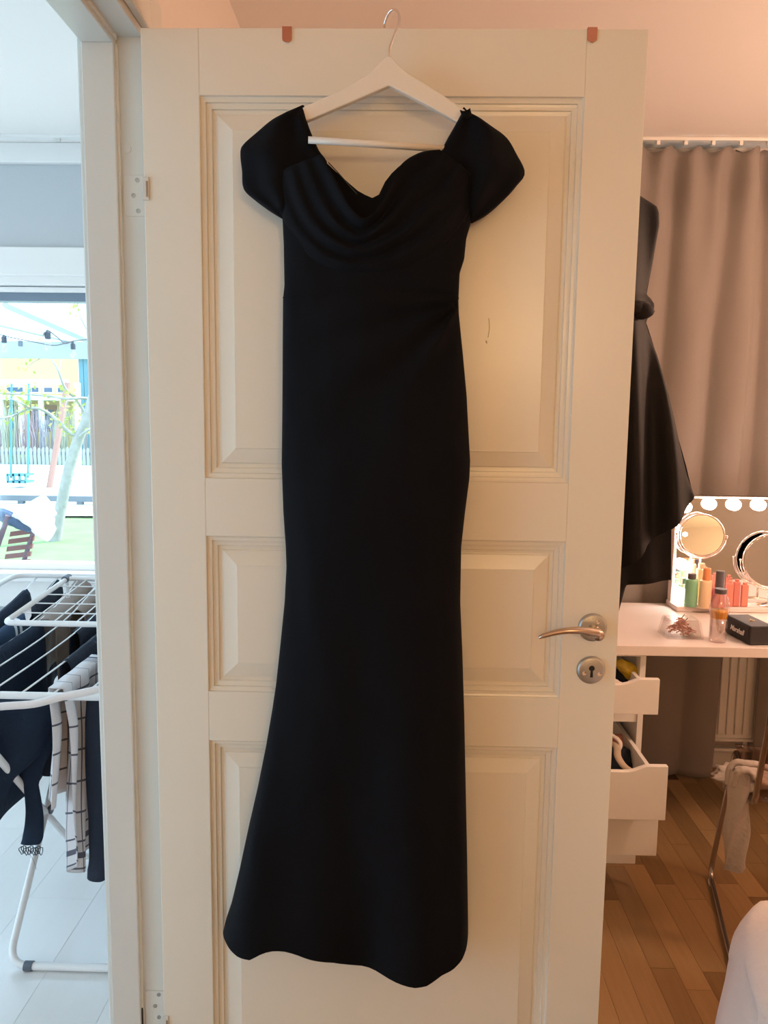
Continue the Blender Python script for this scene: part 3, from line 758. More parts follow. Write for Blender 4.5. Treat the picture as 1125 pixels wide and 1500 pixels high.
# drawer unit, three drawers, two of them open
du = empty('drawer_unit', (.60, 2.6, 0), 'white drawer unit under the dressing table with two drawers open', 'drawer unit')
UX0, UX1, UY0, UY1, UZ0, UZ1 = .41, .788, 2.362, 2.90, .10, ZT-.034
wm = M['white']
obj('side_panel', B(UX1-.018, UX1, UY0, UY1, UZ0, UZ1), wm, du, bevel=.001)
obj('side_panel', B(UX0, UX0+.018, UY0, UY1, UZ0, UZ1), wm, du, bevel=.001)
obj('back_panel', B(UX0+.018, UX1-.018, UY1-.01, UY1, UZ0, UZ1), wm, du)
obj('top_rail', B(UX0+.018, UX1-.018, UY0, UY1-.01, UZ1-.010, UZ1), wm, du)
obj('cross_rail', B(UX0+.018, UX1-.018, UY0+.005, UY0+.02, .468, .505), wm, du, bevel=.001)
obj('bottom_panel', B(UX0+.018, UX1-.018, UY0, UY1-.01, UZ0, UZ0+.015), wm, du)
obj('plinth', B(UX0, UX1-.006, UY0-.022, UY1, 0, UZ0), wm, du, bevel=.001)
def drawer(yf, z0, z1, cut, depth=.46):
    xa, xb = UX0+.004, UX1+.006
    pts = [(xa, z0), (xb, z0), (xb, z1)]
    if cut:
        e = xb-.048; pts += [(e, z1), (e-.014, z1-.001), (e-.030, z1-.007), (e-.046, z1-.014), (e-.062, z1-.018), (e-.08, z1-.019), (xa+.12, z1-.019), (xa+.10, z1-.017), (xa+.075, z1-.004), (xa+.055, z1)]
    pts += [(xa, z1)]
    d = obj('drawer', prism(bmesh.new(), [(x, yf, z) for x, z in pts], (0, .018, 0)), wm, du, bevel=.0015)
    bx = bmesh.new(); yb = yf+depth; ia, ib = UX0+.028, UX1-.028; zb, zt = z0+.018, z1-.022
    box(bx, ia, ia+.012, yf+.018, yb, zb, zt); box(bx, ib-.012, ib, yf+.018, yb, zb, zt)
    box(bx, ia+.012, ib-.012, yb-.012, yb, zb, zt); box(bx, ia+.012, ib-.012, yf+.018, yb-.012, zb, zb+.006)
    obj('drawer_box', bx, wm, d)
    return d
drawer(2.245, .541, .652, True); drawer(2.135, .262, .428, True, .44); drawer(2.19, .118, .258, False)
adopt(du)
for ch in list(du.children):
    for g in ch.children: g.matrix_parent_inverse = Matrix.Identity(4)
# what lies in the drawers
def lump(name, c, r, m, label, cat, seed=0, amp=.25, flat=(1, 1, 1), rot=None, group=None, n=28, sc=2.2):
    def f(u, v):
        a = u*2*PI; b = v*PI
        d = Vector((math.sin(b)*math.cos(a), math.sin(b)*math.sin(a), math.cos(b)))
        k = 1+amp*noise.noise(d*sc+Vector((seed, seed*2, 0)))+amp*.4*noise.noise(d*sc*3+Vector((seed, 0, 5)))
        p = Vector((d.x*flat[0], d.y*flat[1], d.z*flat[2]))*r*k
        if rot: p = rot @ p
        return p+Vector(c)
    bm = grid(f, n, n//2, True); bmesh.ops.remove_doubles(bm, verts=bm.verts, dist=1e-5)
    o = obj(name, bm, m, None, smooth=True); 
    if cat: tag(o, label, cat, group)
    return o
c = at(929, 985, 2.40)
lump('snack_bag', at(924, 984, 2.40), .045, mat('yellow_foil', (.55, .38, .02), .3, bump=.6, bscale=50, var=.4, vscale=40), 'crumpled yellow bag in the open top drawer', 'bag', 3, .20, (1.35, .5, .52), Matrix.Rotation(.65, 3, 'Y'))
lump('black_pouch', at(912, 990, 2.43)+Vector((0, 0, -.014)), .05, M['navy2'], 'black pouch behind the yellow bag in the top drawer', 'pouch', 5, .2, (.9, .5, .75))
lump('white_cloth', at(900, 1000, 2.33)+Vector((-.012, 0, -.01)), .036, M['duvet'], 'pale cloth at the left in the top drawer', 'cloth', 8, .25, (1.1, .7, .6))
lump('pink_box', at(908, 1083, 2.44), .042, mat('pink_cloth', (.62, .27, .22), .8), 'pink fabric at the back of the open middle drawer', 'cloth', 1, .08, (1.2, .4, .42))
lump('dark_garment', at(908, 1102, 2.36)+Vector((0, 0, -.03)), .060, M['navy2'], 'dark clothing piled in the open middle drawer', 'clothing', 2, .3, (1.0, 1.0, .75))
o = obj('beige_belt', T(smooth_path([at(884, 1055+28, 2.40), at(902, 1092, 2.32), at(905, 1108, 2.27), at(913, 1121, 2.235), at(924, 1130, 2.20), at(932, 1140, 2.19)], 6), .011, 10, flat=.45), mat('beige_cloth', (.55, .44, .34), .85, bump=.3), None, smooth=True)
tag(o, 'twisted beige strap lying over the dark clothing in the middle drawer', 'strap')
o = obj('white_lace_cloth', T(smooth_path([at(893, 1075, 2.36), at(905, 1083, 2.34), at(909, 1092, 2.33), at(903, 1103, 2.32)], 6), .009, 8, flat=.5), M['duvet'], None, smooth=True)
tag(o, 'small white cloth tucked behind the beige strap in the drawer', 'cloth')

# ---------------- lit vanity mirror
YM = 2.860
vm = empty('vanity_mirror', (1.3, YM, ZT), 'white framed vanity mirror with round lit bulbs on the dressing table', 'mirror')
pl = at(986, 800, YM); MX0 = pl.x; MZ1 = at(1050, 727, YM).z; MX1 = MX0+.74; MZ0 = ZT+.020
obj('mirror_glass', B(MX0+.012, MX1-.012, YM, YM+.003, MZ0+.012, MZ1-.008), M['mirror'], vm)
obj('back_board', B(MX0+.006, MX1-.006, YM+.0035, YM+.028, MZ0, MZ1), M['white'], vm)
pinkw = mat('rose_white_rim', (.82, .72, .70), .35)
obj('frame', box(box(box(box(bmesh.new(), MX0, MX0+.012, YM-.006, YM+.03, MZ0, MZ1), MX1-.012, MX1, YM-.006, YM+.03, MZ0, MZ1), MX0+.012, MX1-.012, YM-.006, YM+.03, MZ1-.008, MZ1), MX0+.012, MX1-.012, YM-.006, YM+.03, MZ0, MZ0+.012), pinkw, vm, bevel=.002)
obj('tray_base', B(MX0-.004, MX1, YM-.085, YM+.033, ZT+.0005, ZT+.020), pinkw, vm, bevel=.004)
bulbs = [at(x, y, YM-.010) for x, y in ((1004, 743), (1040, 738.5), (1076, 739.5), (1112.5, 740), (1003, 783), (999, 827), (997, 869.5))]
stp = bulbs[3].x-bulbs[2].x
bulbs += [bulbs[3]+Vector((stp*k, 0, 0)) for k in (1, 2, 3)] + [Vector((MX1-.03, YM-.010, b.z)) for b in bulbs[4:7]]
bm0 = Lt([(.0005, -.0215)]+[(.0235*math.sin(a), -.0215*math.cos(a)) for a in [k*PI/10 for k in range(1, 10)]]+[(.0005, .0215)], (0, 0, 0), 20)
b0 = None
for p in bulbs:
    if b0 is None: b0 = obj('bulb', bm0, M['bulb'], vm, smooth=True); sk = obj('bulb_socket', Lt([(.014, -.010), (.014, 0), (.010, .004)], (0, 0, 0), 16, Matrix.Rotation(PI/2, 4, 'X')), pinkw, b0); b0.location = p; sk.location = (0, .008, 0)
    else:
        o = b0.copy(); C.objects.link(o); o.parent = vm; o.location = p
        q = sk.copy(); C.objects.link(q); q.parent = o; q.location = (0, .008, 0)
adopt(vm)
for ch in vm.children:
    if ch.name.startswith('bulb') and ch.children:
        for g in ch.children: g.matrix_parent_inverse = Matrix.Identity(4)

# ---------------- round make-up mirrors
def round_mirror(px, py, Y, r, base_py, label, tilt, yaw, m_rim, stand=True, zbase=ZT+.0205):
    c = at(px, py, Y)
    rt = empty('makeup_mirror', (c.x, Y, zbase), label, 'mirror', 'round make-up mirrors on stands')
    Rm = Matrix.Rotation(yaw, 4, 'Z') @ Matrix.Rotation(PI/2+tilt, 4, 'X')
    obj('mirror_disc', Lt([(r*.95, -.002), (r*.95, .0022), (.0005, .0022)], c, 48, Rm), M['mirror'], rt)
    rim = [c+Rm @ Vector((r*math.cos(a), r*math.sin(a), 0)) for a in [k*2*PI/48 for k in range(49)]]
    obj('rim', T(rim, .0032, 8, caps=False), m_rim, rt, smooth=True)
    Ry = Matrix.Rotation(yaw, 4, 'Z')
    yk = [c+Ry @ Vector(((r+.009)*math.cos(a), 0, (r+.009)*math.sin(a))) for a in [-PI*k/24 for k in range(25)]]
    obj('yoke', T(yk, .0024, 8), m_rim, rt, smooth=True)
    for s in (-1, 1): obj('pivot_knob', Lt([(.004, -.004), (.0045, 0), (.003, .004)], c+Ry @ Vector((s*(r+.008), 0, 0)), 12, Matrix.Rotation(PI/2, 4, 'Y')), m_rim, rt, smooth=True)
    bt = c+Vector((0, 0, -(r+.009)))
    obj('post', T([bt, (bt.x, bt.y, zbase+.006)], .004, 10), m_rim, rt, smooth=True)
    obj('foot', Lt([(r*.42, 0), (r*.42, .004), (r*.15, .010), (.004, .014)], (c.x, c.y, zbase), 28), m_rim, rt, smooth=True)
    adopt(rt)
rose = mat('rose_metal', (.85, .68, .60), .2, .9)
round_mirror(1028, 784, 2.815, .077, 0, 'small round make-up mirror in front of the lit mirror, its face bright', -.20, -.30, rose)
round_mirror(1130, 822, 2.815, .099, 0, 'larger round make-up mirror cut off by the right edge of the photo', -.08, -.14, mat('warm_chrome', (.85, .74, .64), .18, .9), zbase=ZT+.0205)

# ---------------- bottles along the mirror's tray
ZTB = ZT+.0205
def bottle(name, px, pyb, pyt, Y, r, m_body, m_cap, label, capf=.22, shape='cyl', zb=ZTB, group='bottles on the mirror tray', liquid=None):
    x = at(px, pyb, Y).x; zt = at(px, pyt, Y).z; H = zt-zb
    rt = empty(name, (x, Y, zb), label, 'bottle', group)
    hb = H*(1-capf)
    if shape == 'cyl': prof = [(r*.92, 0), (r, .003), (r, hb-.006), (r*.9, hb-.001), (r*.6, hb)]
    elif shape == 'neck': prof = [(r*.85, 0), (r, .006), (r, hb*.70), (r*.85, hb*.80), (r*.45, hb*.90), (r*.42, hb)]
    if shape == 'box':
        obj('flask', B(x-r, x+r, Y-r*.55, Y+r*.55, zb, zb+hb), m_body, rt, bevel=.003)
        obj('cap', B(x-r*.55, x+r*.55, Y-r*.4, Y+r*.4, zb+hb, zt), m_cap, rt, bevel=.002)
    else:
        obj('flask', Lt(prof, (x, Y, zb), 28), m_body, rt, smooth=True)
        obj('cap', Lt([(r*.62, hb), (r*.66, hb+.002), (r*.66, H-.002), (r*.6, H)], (x, Y, zb), 24), m_cap, rt, smooth=False)
    adopt(rt); return rt
green = mat('green_liquid', (.22, .50, .30), .2, spec=.6); amber = mat('cream_bottle', (.85, .62, .38), .35)
orange = mat('orange_cap', (.85, .33, .14), .4); coral = mat('coral_lacquer', (.72, .25, .18), .35); coral2 = mat('dark_coral_lacquer', (.60, .19, .15), .35)
pinkm = mat('pink_plastic', (.75, .18, .28), .4); greyc = mat('dark_grey_cap', (.10, .09, .10), .45); beige = mat('beige_cap', (.80, .62, .42), .4)
gcl = glass('pale_bottle_glass', (.86, .93, .90), .25, .05)
YB_ = 2.80
bottle('perfume_bottle', 1001, 890, 846, YB_+.01, .020, gcl, M['chrome'], 'clear squat perfume bottle at the left end of the mirror tray', .25, 'box')
bottle('green_bottle', 1011, 889, 840, YB_-.018, .0225, green, greyc, 'green liquid bottle beside the clear perfume bottle', .16, 'cyl')
bottle('cream_bottle', 1024, 889, 825, YB_+.012, .018, amber, beige, 'tall cream tube with beige cap behind the orange-capped bottle', .12, 'cyl')
bottle('lotion_bottle', 1032, 889, 832, YB_-.040, .0215, amber, orange, 'cream lotion bottle with wide orange cap', .30, 'cyl')
bottle('pink_bottle', 1052, 891, 836, 2.745, .0235, pinkm, greyc, 'pink bottle with dark grey cap right behind the tall clear bottle', .40, 'cyl', zb=ZT)
for px, m_, lb, tp in ((1067, coral, 'coral box-shaped bottle leftmost of the three beside the speaker', 850), (1077, coral2, 'darker coral bottle in the middle of three', 848), (1089, coral, 'coral bottle nearest the right round mirror', 853)):
    bottle('coral_bottle', px, 890, tp, YB_-.01, .0125, m_, m_, lb, .10, 'box')
# tall clear two-phase bottle in front
x = at(1049.5, 944, 2.40).x; yb = 2.395
tb = empty('cleanser_bottle', (x, yb, ZT), 'tall clear bottle with an orange oil layer and dark cap at the desk front', 'bottle')
Hb = at(1050, 862, yb).z-ZT
obj('bottle_wall', Lt([(.0230, .0004), (.0262, .004), (.0262, Hb*.46), (.0300, Hb*.56), (.0300, Hb*.70), (.0250, Hb*.82), (.0165, Hb*.91), (.0160, Hb*.94)], (x, yb, ZT), 32), glass('bottle_glass', (.93, .88, .88), .30, .08), tb, smooth=True)
obj('water_layer', Lt([(.020, .006), (.0235, .010), (.0235, Hb*.45)], (x, yb, ZT), 28), glass('clear_liquid', (1, .95, .90), .36, .10), tb, smooth=True)
obj('oil_layer', Lt([(.0238, Hb*.452), (.0242, Hb*.46), (.0265, Hb*.57), (.0262, Hb*.60)], (x, yb, ZT), 28), mat('orange_oil', (.95, .42, .01), .12), tb, smooth=True)
obj('neck_collar', Lt([(.0175, Hb*.91), (.0182, Hb*.92), (.0182, Hb*.99), (.017, Hb)], (x, yb, ZT), 24), greyc, tb)
adopt(tb)
# separate grey-capped bottle behind it (its cap rises above)
# glass pyramid with dried rose sticks
pc = Vector((at(1000, 930, 2.43).x, 2.45, ZT))
py_ = empty('glass_dish', pc, 'clear glass dish holding a heap of rose-coloured jewellery chains', 'dish')
bm = bmesh.new(); q = [(.058, 0), (.060, .004), (.050, .055), (.045, .062)]
rings = []
for r, hh in q+[(.043, .060), (.055, .006)]:
    rings.append([bm.verts.new(pc+Vector((sx*r, sy*r*.75, hh+.0005))) for sx, sy in ((-1, -1), (1, -1), (1, 1), (-1, 1))])
for a, b in zip(rings, rings[1:]):
    for k in range(4): bm.faces.new((a[k], a[(k+1) % 4], b[(k+1) % 4], b[k]))
bm.faces.new(rings[0][::-1]); bm.faces.new(rings[-1])
obj('dish', bm, glass('thin_glass', (.95, .93, .92), .12, .03), py_, bevel=.004)
rs = bmesh.new(); rr = random.Random(3)
for k in range(110):
    q = rr.random(); a = rr.random()*2*PI; rad = .054*(1-q)*rr.random()**.5
    p = pc+Vector((rad*math.cos(a), rad*.7*math.sin(a), .009+.050*q))
    d = Vector((rr.uniform(-1, 1), rr.uniform(-1, 1), rr.uniform(-.4, .4)))*.013
    tube(rs, smooth_path([p-d, p+Vector((0, 0, .003)), p+d], 3), .0019, 6)
o = obj('jewellery_heap', rs, mat('rose_chain', (.70, .36, .30), .4, .2), py_, smooth=True); o['kind'] = 'stuff'
obj('metal_pin', T([pc+Vector((-.004, 0, .052)), pc+Vector((.008, -.004, .074))], .0012, 6), greyc, py_)
obj('metal_pin', T([pc+Vector((.012, 0, .050)), pc+Vector((.020, -.002, .062))], .0012, 6), greyc, py_)
adopt(py_)

# ---------------- loudspeaker with the script logo
sc = atz(1098, 946, ZT); L_, W_, Hs = .150, .078, .062
RS = Matrix.Translation((sc.x, sc.y, ZT+.0005)) @ Matrix.Rotation(.10, 4, 'Z')
sp = empty('bluetooth_speaker', (sc.x+.04, sc.y+.07, ZT), 'small black portable loudspeaker with white script lettering on the desk', 'speaker')
obj('case', B(0, W_, 0, L_, .0, Hs, M4=RS), mat('speaker_vinyl', (.028, .026, .028), .55, bump=.3, bscale=500), sp, bevel=.004)
obj('grille', B(-.0018, .001, .008, L_-.008, .006, Hs-.006, M4=RS), mat('speaker_grille', (.03, .028, .03), .7, bump=.5, bscale=900), sp, bevel=.001)
R90 = RS @ Matrix.Translation((W_*.5, L_*.42, Hs))
obj('control_knob', Lt([(.0085, 0), (.0085, .0022), (.007, .003)], (0, 0, 0), 24, R90), mat('brass', (.80, .62, .40), .25, 1), sp)
cu = bpy.data.curves.new('txt', 'FONT'); cu.body = 'Marshall'; cu.size = .024; cu.shear = .35; cu.extrude = .0004; cu.align_x = 'CENTER'
cu.offset = .0003
to = bpy.data.objects.new('txt', cu); C.objects.link(to); bpy.context.view_layer.update()
me = bpy.data.meshes.new_from_object(to.evaluated_get(bpy.context.evaluated_depsgraph_get())); bpy.data.objects.remove(to)
MT = RS @ Matrix.Translation((-.0024, L_*.50, Hs*.36)) @ Matrix(((0, 0, -1, 0), (-1, 0, 0, 0), (0, 1, 0, 0), (0, 0, 0, 1)))
me.transform(MT); me.materials.clear(); me.materials.append(mat('logo_white', (.85, .80, .78), .5))
lg = bpy.data.objects.new('script_logo', me); C.objects.link(lg); lg.parent = sp
adopt(sp)

# ================================================================== CHAIR
ch = empty('cantilever_chair', (1.1, 2.1, 0), 'cantilever chair with thin metal tube and clear smoked seat facing the dressing table', 'chair')
v1 = Vector((.968, -.251, 0))*.43
def side(o):
    P = [Vector((.848, 1.70, .011)), Vector((.907, 1.931, .011)), Vector((.997, 2.277, .011)), Vector((1.030, 2.235, .445)), Vector((.930, 1.895, .435)), Vector((.905, 1.80, .70)), Vector((.895, 1.77, .84))]
    return [p+o for p in P]
A = rounded(side(Vector()), .045, 6); Bb = rounded(side(v1), .045, 6)
obj('tube_frame', T(A, .0075, 12), M['darkchrome'], ch, smooth=True)
obj('tube_frame', T(Bb, .0075, 12), M['darkchrome'], ch, smooth=True)
obj('cross_tube', T([Vector((.848, 1.70, .011)), Vector((.848, 1.70, .011))+v1], .0075, 12), M['darkchrome'], ch, smooth=True)
obj('glide', T([Vector((.990, 2.252, .004)), Vector((.983, 2.228, .004))], .009, 8), mat('white_glint', (.9, .88, .85), .4), ch)  # white stub standing in for a glint on the chrome tube
def seatf(u, v):
    a = Vector((1.028, 2.238, .457)).lerp(Vector((.934, 1.905, .447)), v)+v1*u
    a.z -= .02*math.sin(PI*u)*math.sin(PI*v); return a
obj('seat', grid(seatf, 14, 14), M['acrylic'], ch, smooth=True, solid=.004)
def backf(u, v):
    a = Vector((.925, 1.872, .50)).lerp(Vector((.897, 1.775, .83)), v)+v1*u
    a.y -= .03*math.sin(PI*u); return a
obj('backrest', grid(backf, 14, 10), M['acrylic'], ch, smooth=True, solid=.004)
adopt(ch)
# grey garment thrown over the seat
g = empty('grey_garment', (.98, 1.98, .45), 'crumpled grey garment thrown over the chair seat, one leg hanging down', 'clothing')
def legp(u, v):
    a = u*2*PI
    cx = interp([(0, 1084), (.25, 1082), (.6, 1081), (1, 1079)], v); py = 1128+(1277-1128)*v
    wd = interp([(0, 12), (.2, 17), (.55, 17.5), (1, 17)], v)
    p = at(cx+wd*math.cos(a)*(1+.08*math.sin(4*v*PI)), py, 1.94)
    p.y += .014*math.sin(a)+.006*math.sin(3*a+v*9)+.012*v
    return p
o = obj('hanging_leg', grid(legp, 28, 30, True), M['grey'], g, smooth=True)
o2 = lump('bundle', at(1100, 1140, 1.99)+Vector((.012, .03, -.010)), .066, M['grey'], None, None, 4, .42, (1.35, .9, .42), n=44, sc=2.8); o2.parent = g
def roll(P_, r):
    return obj('cloth_fold', T(smooth_path(P_, 8), r, 12, flat=.7), M['grey'], g, smooth=True)
roll([at(1067, 1150, 1.95), at(1068, 1128, 1.96), at(1078, 1117, 1.96), at(1092, 1118, 1.95), at(1110, 1120, 1.95), at(1132, 1128, 1.95)], .011)
roll([at(1073, 1150, 1.94), at(1080, 1132, 1.935), at(1095, 1128, 1.93), at(1108, 1140, 1.93), at(1130, 1150, 1.93)], .012)
adopt(g)

# ================================================================== BED
bd = empty('bed', (1.4, .5, 0), 'bed with rumpled white duvet at the lower right corner', 'bed')
def duvet(u, v):
    a = u*2*PI; b = (v-.5)*PI
    e = .26
    sgn = lambda x, p: math.copysign(abs(x)**p, x)
    x = 1.30+.70*sgn(math.cos(a), e)*sgn(math.cos(b), .5)
    y = .55+.95*sgn(math.sin(a), e)*sgn(math.cos(b), .5)
    z = .325+.225*sgn(math.sin(b), .6)
    k = .030*nz(x*4, y*4, z*5)+.018*nz(x*10, y*10, z*10)
    cr = .022*(1-abs(nz(x*6+z*3, y*5, z*7+4))*2)**3-.012*abs(nz(x*11, y*9, z*12))
    k += cr
    return Vector((x+k*1.2, y+k, z+k+.02*nz(x*3, y*3, 7)))
bmd = grid(duvet, 120, 60, True); bmesh.ops.remove_doubles(bmd, verts=bmd.verts, dist=1e-4)
obj('duvet', bmd, M['duvet'], bd, smooth=True)
obj('mattress', B(.74, 1.98, -.38, 1.35, .14, .30), M['duvet'], bd, bevel=.03)
for xx, yy in ((.80, 1.28), (1.9, 1.28), (.80, -.3), (1.9, -.3)): obj('leg', T([(xx, yy, 0), (xx, yy, .16)], .025, 12), M['white'], bd)
adopt(bd)

# lamps that light the bedroom from behind and beside the camera
lamp = empty('floor_lamp', (.62, -1.5, 0), 'white floor lamp on a round base behind the viewer', 'lamp')
obj('base', Lt([(.13, 0), (.13, .02), (.02, .03)], (.62, -1.5, 0), 24), M['white'], lamp); obj('pole', T([(.62, -1.5, .03), (.62, -1.5, 1.68)], .011, 10), M['white'], lamp)
adopt(lamp)

# ================================================================== GARDEN (sunlit, far beyond the window)
GZ = -.20
gmat = mat('lawn', (.17, .27, .10), .95, bump=.8, bscale=60, var=.35, vscale=3)
o = obj('garden_lawn', grid(lambda u, v: Vector((-26+34*u, 3.4+30*v, GZ+.03*nz(u*20, v*20))), 60, 60), gmat); struct('garden_ground', o)
gravel = mat('pale_gravel', (.66, .62, .56), .95, bump=.6, bscale=90, var=.12, vscale=4)
struct('gravel_yard', obj('gravel_yard', grid(lambda u, v: Vector((-26+34*u, 12.2+12.3*v+.5*math.sin(u*9), GZ+.045)), 30, 10), gravel))
struct('terrace', obj('terrace', B(-7, 2, 3.30, 6.2, GZ-.02, GZ+.06), mat('terrace_stone', (.60, .57, .52), .9, bump=.3), bevel=.01))
# sandpit edge beam
dk = mat('weathered_beam', (.12, .15, .17), .8)
sb = empty('low_garden_beam', (-6, 13.4, GZ), 'low dark timber rail on short posts crossing the garden', 'fence')
z1 = at(70, 726, 13.4).z; z0 = at(70, 734, 13.4).z
obj('beam', B(-8.6, -3.8, 13.34, 13.46, z0, z1), dk, sb)
for px in (32, 118, 200, -60): 
    x = at(px, 740, 13.4).x; obj('post', B(x-.05, x+.05, 13.35, 13.45, GZ, z0), dk, sb)
adopt(sb)
# picket fence at the far side of the yard
pf = empty('picket_fence', (-10, 24, GZ), 'grey picket fence across the far side of the garden', 'fence')
pk = mat('grey_wood', (.30, .34, .33), .9); zt = at(70, 655, 24).z
pm = None
for k in range(90):
    x = -15.2+k*.13
    if pm is None:
        pm = obj('picket', prism(bmesh.new(), [(-.04, 0, 0), (.04, 0, 0), (.04, 0, zt-GZ-.06), (0, 0, zt-GZ), (-.04, 0, zt-GZ-.06)], (0, .02, 0)), pk, pf); pm.location = (x, 24, GZ)
    else:
        o = pm.copy(); C.objects.link(o); o.parent = pf; o.location = (x, 24, GZ+.03*math.sin(k*2.3))
for zz in (at(70, 682, 24).z, at(70, 664, 24).z): obj('fence_rail', B(-15.3, -3.5, 24.02, 24.07, zz-.05, zz+.05), dk, pf)
adopt(pf)
# bare shrubs behind the fence
for i, (px, hh) in enumerate(((-10, 1.5), (16, 1.9), (42, 1.7), (66, 1.6), (98, 1.9), (128, 1.7))):
    x = at(px, 650, 25.4).x; rr = random.Random(i); bm = bmesh.new()
    for k in range(34):
        bx_ = x+rr.uniform(-.27, .27); by = 25.4+rr.uniform(-.3, .3)
        tube(bm, [(bx_, by, GZ), (bx_+rr.uniform(-.08, .08), by, GZ+hh*.5), (bx_+rr.uniform(-.14, .14), by, GZ+hh*rr.uniform(.8, 1.15))], [.02, .015, .006], 4)
    o = obj('bare_shrub', bm, mat('shrub_twigs_%d' % i, ((.40, .28, .30), (.36, .38, .28), (.42, .30, .32), (.34, .33, .36), (.36, .38, .28), (.35, .33, .33))[i], .9))
    tag(o, ('leafless twiggy shrub farthest left behind the picket fence', 'leafless greenish shrub seen behind the swing chains', 'leafless reddish shrub right of the swing chains', 'leafless grey shrub behind the leaning swing leg', 'leafless greenish shrub just left of the tree trunk', 'leafless grey shrub right of the tree trunk, behind the picket fence')[i], 'shrub', 'bare shrubs behind the picket fence')
# yellow house
hs = empty('yellow_house', (-14, 33, GZ), 'pale yellow house with a band of windows beyond the garden', 'house')
yw = mat('yellow_render', (.60, .44, .20), .9, bump=.1); YHs = 33
a = at(-60, 520, YHs); b = at(118, 655, YHs)
obj('wall', B(a.x-3, b.x, YHs, YHs+5, GZ, at(0, 500, YHs).z), yw, hs)
wz1, wz0 = at(50, 566, YHs).z, at(50, 576, YHs).z
dg = mat('window_dark', (.05, .09, .15), .15)
for xa, xb in ((8, 37), (41, 60), (63, 80), (83, 97)):
    f = obj('window', B(at(xa, 570, YHs).x, at(xb, 570, YHs).x, YHs-.06, YHs, wz0, wz1), M['white'], hs)
    obj('pane', B(at(xa, 570, YHs).x+.08, at(xb, 570, YHs).x-.08, YHs-.08, YHs-.05, wz0+.05, wz1-.05), dg, f)
pr = obj('porch_roof', B(a.x, at(112, 580, YHs).x, YHs-2.2, YHs, at(50, 586, YHs-2).z, at(50, 579, YHs-2).z), M['white'], hs)
for px in (2, 30, 60, 92): 
    x = at(px, 600, YHs-2.1).x; obj('porch_post', B(x-.08, x+.08, YHs-2.15, YHs-2, GZ, at(50, 586, YHs-2).z), M['white'], hs)
for xa, xb in ((12, 28), (44, 84)):
    f = obj('window', B(at(xa, 610, YHs).x, at(xb, 610, YHs).x, YHs-.06, YHs, at(50, 632, YHs).z, at(50, 593, YHs).z), mat('brown_trim_%d' % xa, (.34, .18, .10), .6), hs)
    obj('pane', B(at(xa, 610, YHs).x+.15, at(xb, 610, YHs).x-.15, YHs-.09, YHs-.05, at(50, 628, YHs).z, at(50, 600, YHs).z), dg, f)
adopt(hs)
# teal shed at right
sh = empty('teal_shed', (-9.5, 29, GZ), 'blue-green building behind the tree at the right of the window view', 'house')
xa = at(116, 560, 28).x
tl = mat('teal_cladding', (.10, .24, .28), .8); zt_ = at(120, 525, 28).z
obj('wall', B(xa, xa+2.6, 28, 31, GZ, zt_), tl, sh)
for k in range(14): obj('board', B(xa+k*.185+.01, xa+(k+1)*.185-.01, 27.97, 28, GZ, zt_), tl, sh)
obj('roof', prism(bmesh.new(), [(xa-.2, 27.8, zt_), (xa+2.8, 27.8, zt_), (xa+1.3, 27.8, zt_+.8)], (0, 3.3, 0)), dk, sh)
adopt(sh)
# swing set
sg = empty('swing_set', (-8, 16.5, GZ), 'red-brown timber swing frame with a blue toddler seat in the garden', 'swing')
rw = mat('red_brown_timber', (.36, .20, .16), .8); tealm = mat('teal_plastic', (.06, .26, .30), .5)
top = at(99, 560, 16.5)
for p0, p1 in ((at(71, 722, 16.5), top), (at(116, 716, 17.8), top+Vector((0, .5, 0))), (at(-6, 724, 16.5), at(-30, 560, 16.5))): obj('leg', T([p0, p1], .07, 8), rw if p1 is top or p1 == top else M['white'], sg)
obj('crossbeam', T([at(-30, 560, 16.5), top], .06, 8), M['white'], sg)
for px in (16, 41): obj('chain', T([at(px, 700, 16.4), at(px+1, 562, 16.4)], .022, 6), tealm, sg)
s0, s1 = at(17, 693, 16.4), at(44, 707, 16.4)
st_ = obj('swing_seat', box(box(bmesh.new(), s0.x, s1.x, 16.2, 16.6, s0.z-.05, s0.z), s0.x, s1.x, 16.2, 16.6, s1.z, s1.z+.05), tealm, sg)
for k in range(4): x = s0.x+(s1.x-s0.x)*k/3; obj('seat_bar', B(x-.02, x+.02, 16.2, 16.24, s1.z, s0.z), tealm, sg)
adopt(sg)
# young tree
trr = empty('garden_tree', atz(78, 803, GZ), 'young tree with pale leaning trunk and sparse spring leaves', 'tree')
bark = mat('pale_bark', (.33, .32, .30), .9, bump=.8, bscale=25, var=.35, vscale=12)
YT = 9.7
tk = [at(78, 806, YT), at(84, 770, YT), at(94, 720, YT), at(103, 680, YT), at(116, 640, YT), at(128, 612, YT), at(136, 580, YT), at(148, 545, YT), at(160, 500, YT), at(168, 450, YT)]
Pt = smooth_path(tk, 5); obj('trunk', T(Pt, [interp([(0, .085), (8, .07), (25, .062), (45, .04)], k) for k in range(len(Pt))], 12), bark, trr, smooth=True)
br = [([(116, 640), (100, 632), (86, 618), (72, 606), (56, 598), (40, 599), (22, 608), (0, 613), (-20, 616)], .028), ([(128, 612), (112, 586), (95, 568), (84, 540), (72, 520), (66, 500)], .022),
      ([(134, 585), (118, 583), (98, 584), (70, 580), (40, 578), (0, 576), (-20, 575)], .022), ([(46, 599), (30, 590), (15, 584), (0, 580)], .014), ([(44, 599), (45, 584), (46, 566)], .012),
      ([(112, 640), (104, 620), (98, 596), (96, 570)], .012), ([(116, 640), (128, 630), (142, 626), (156, 622)], .02), ([(150, 540), (135, 500), (118, 465), (108, 440)], .015), ([(70, 520), (50, 530), (38, 540)], .008), ([(86, 545), (92, 520), (104, 505)], .008)]
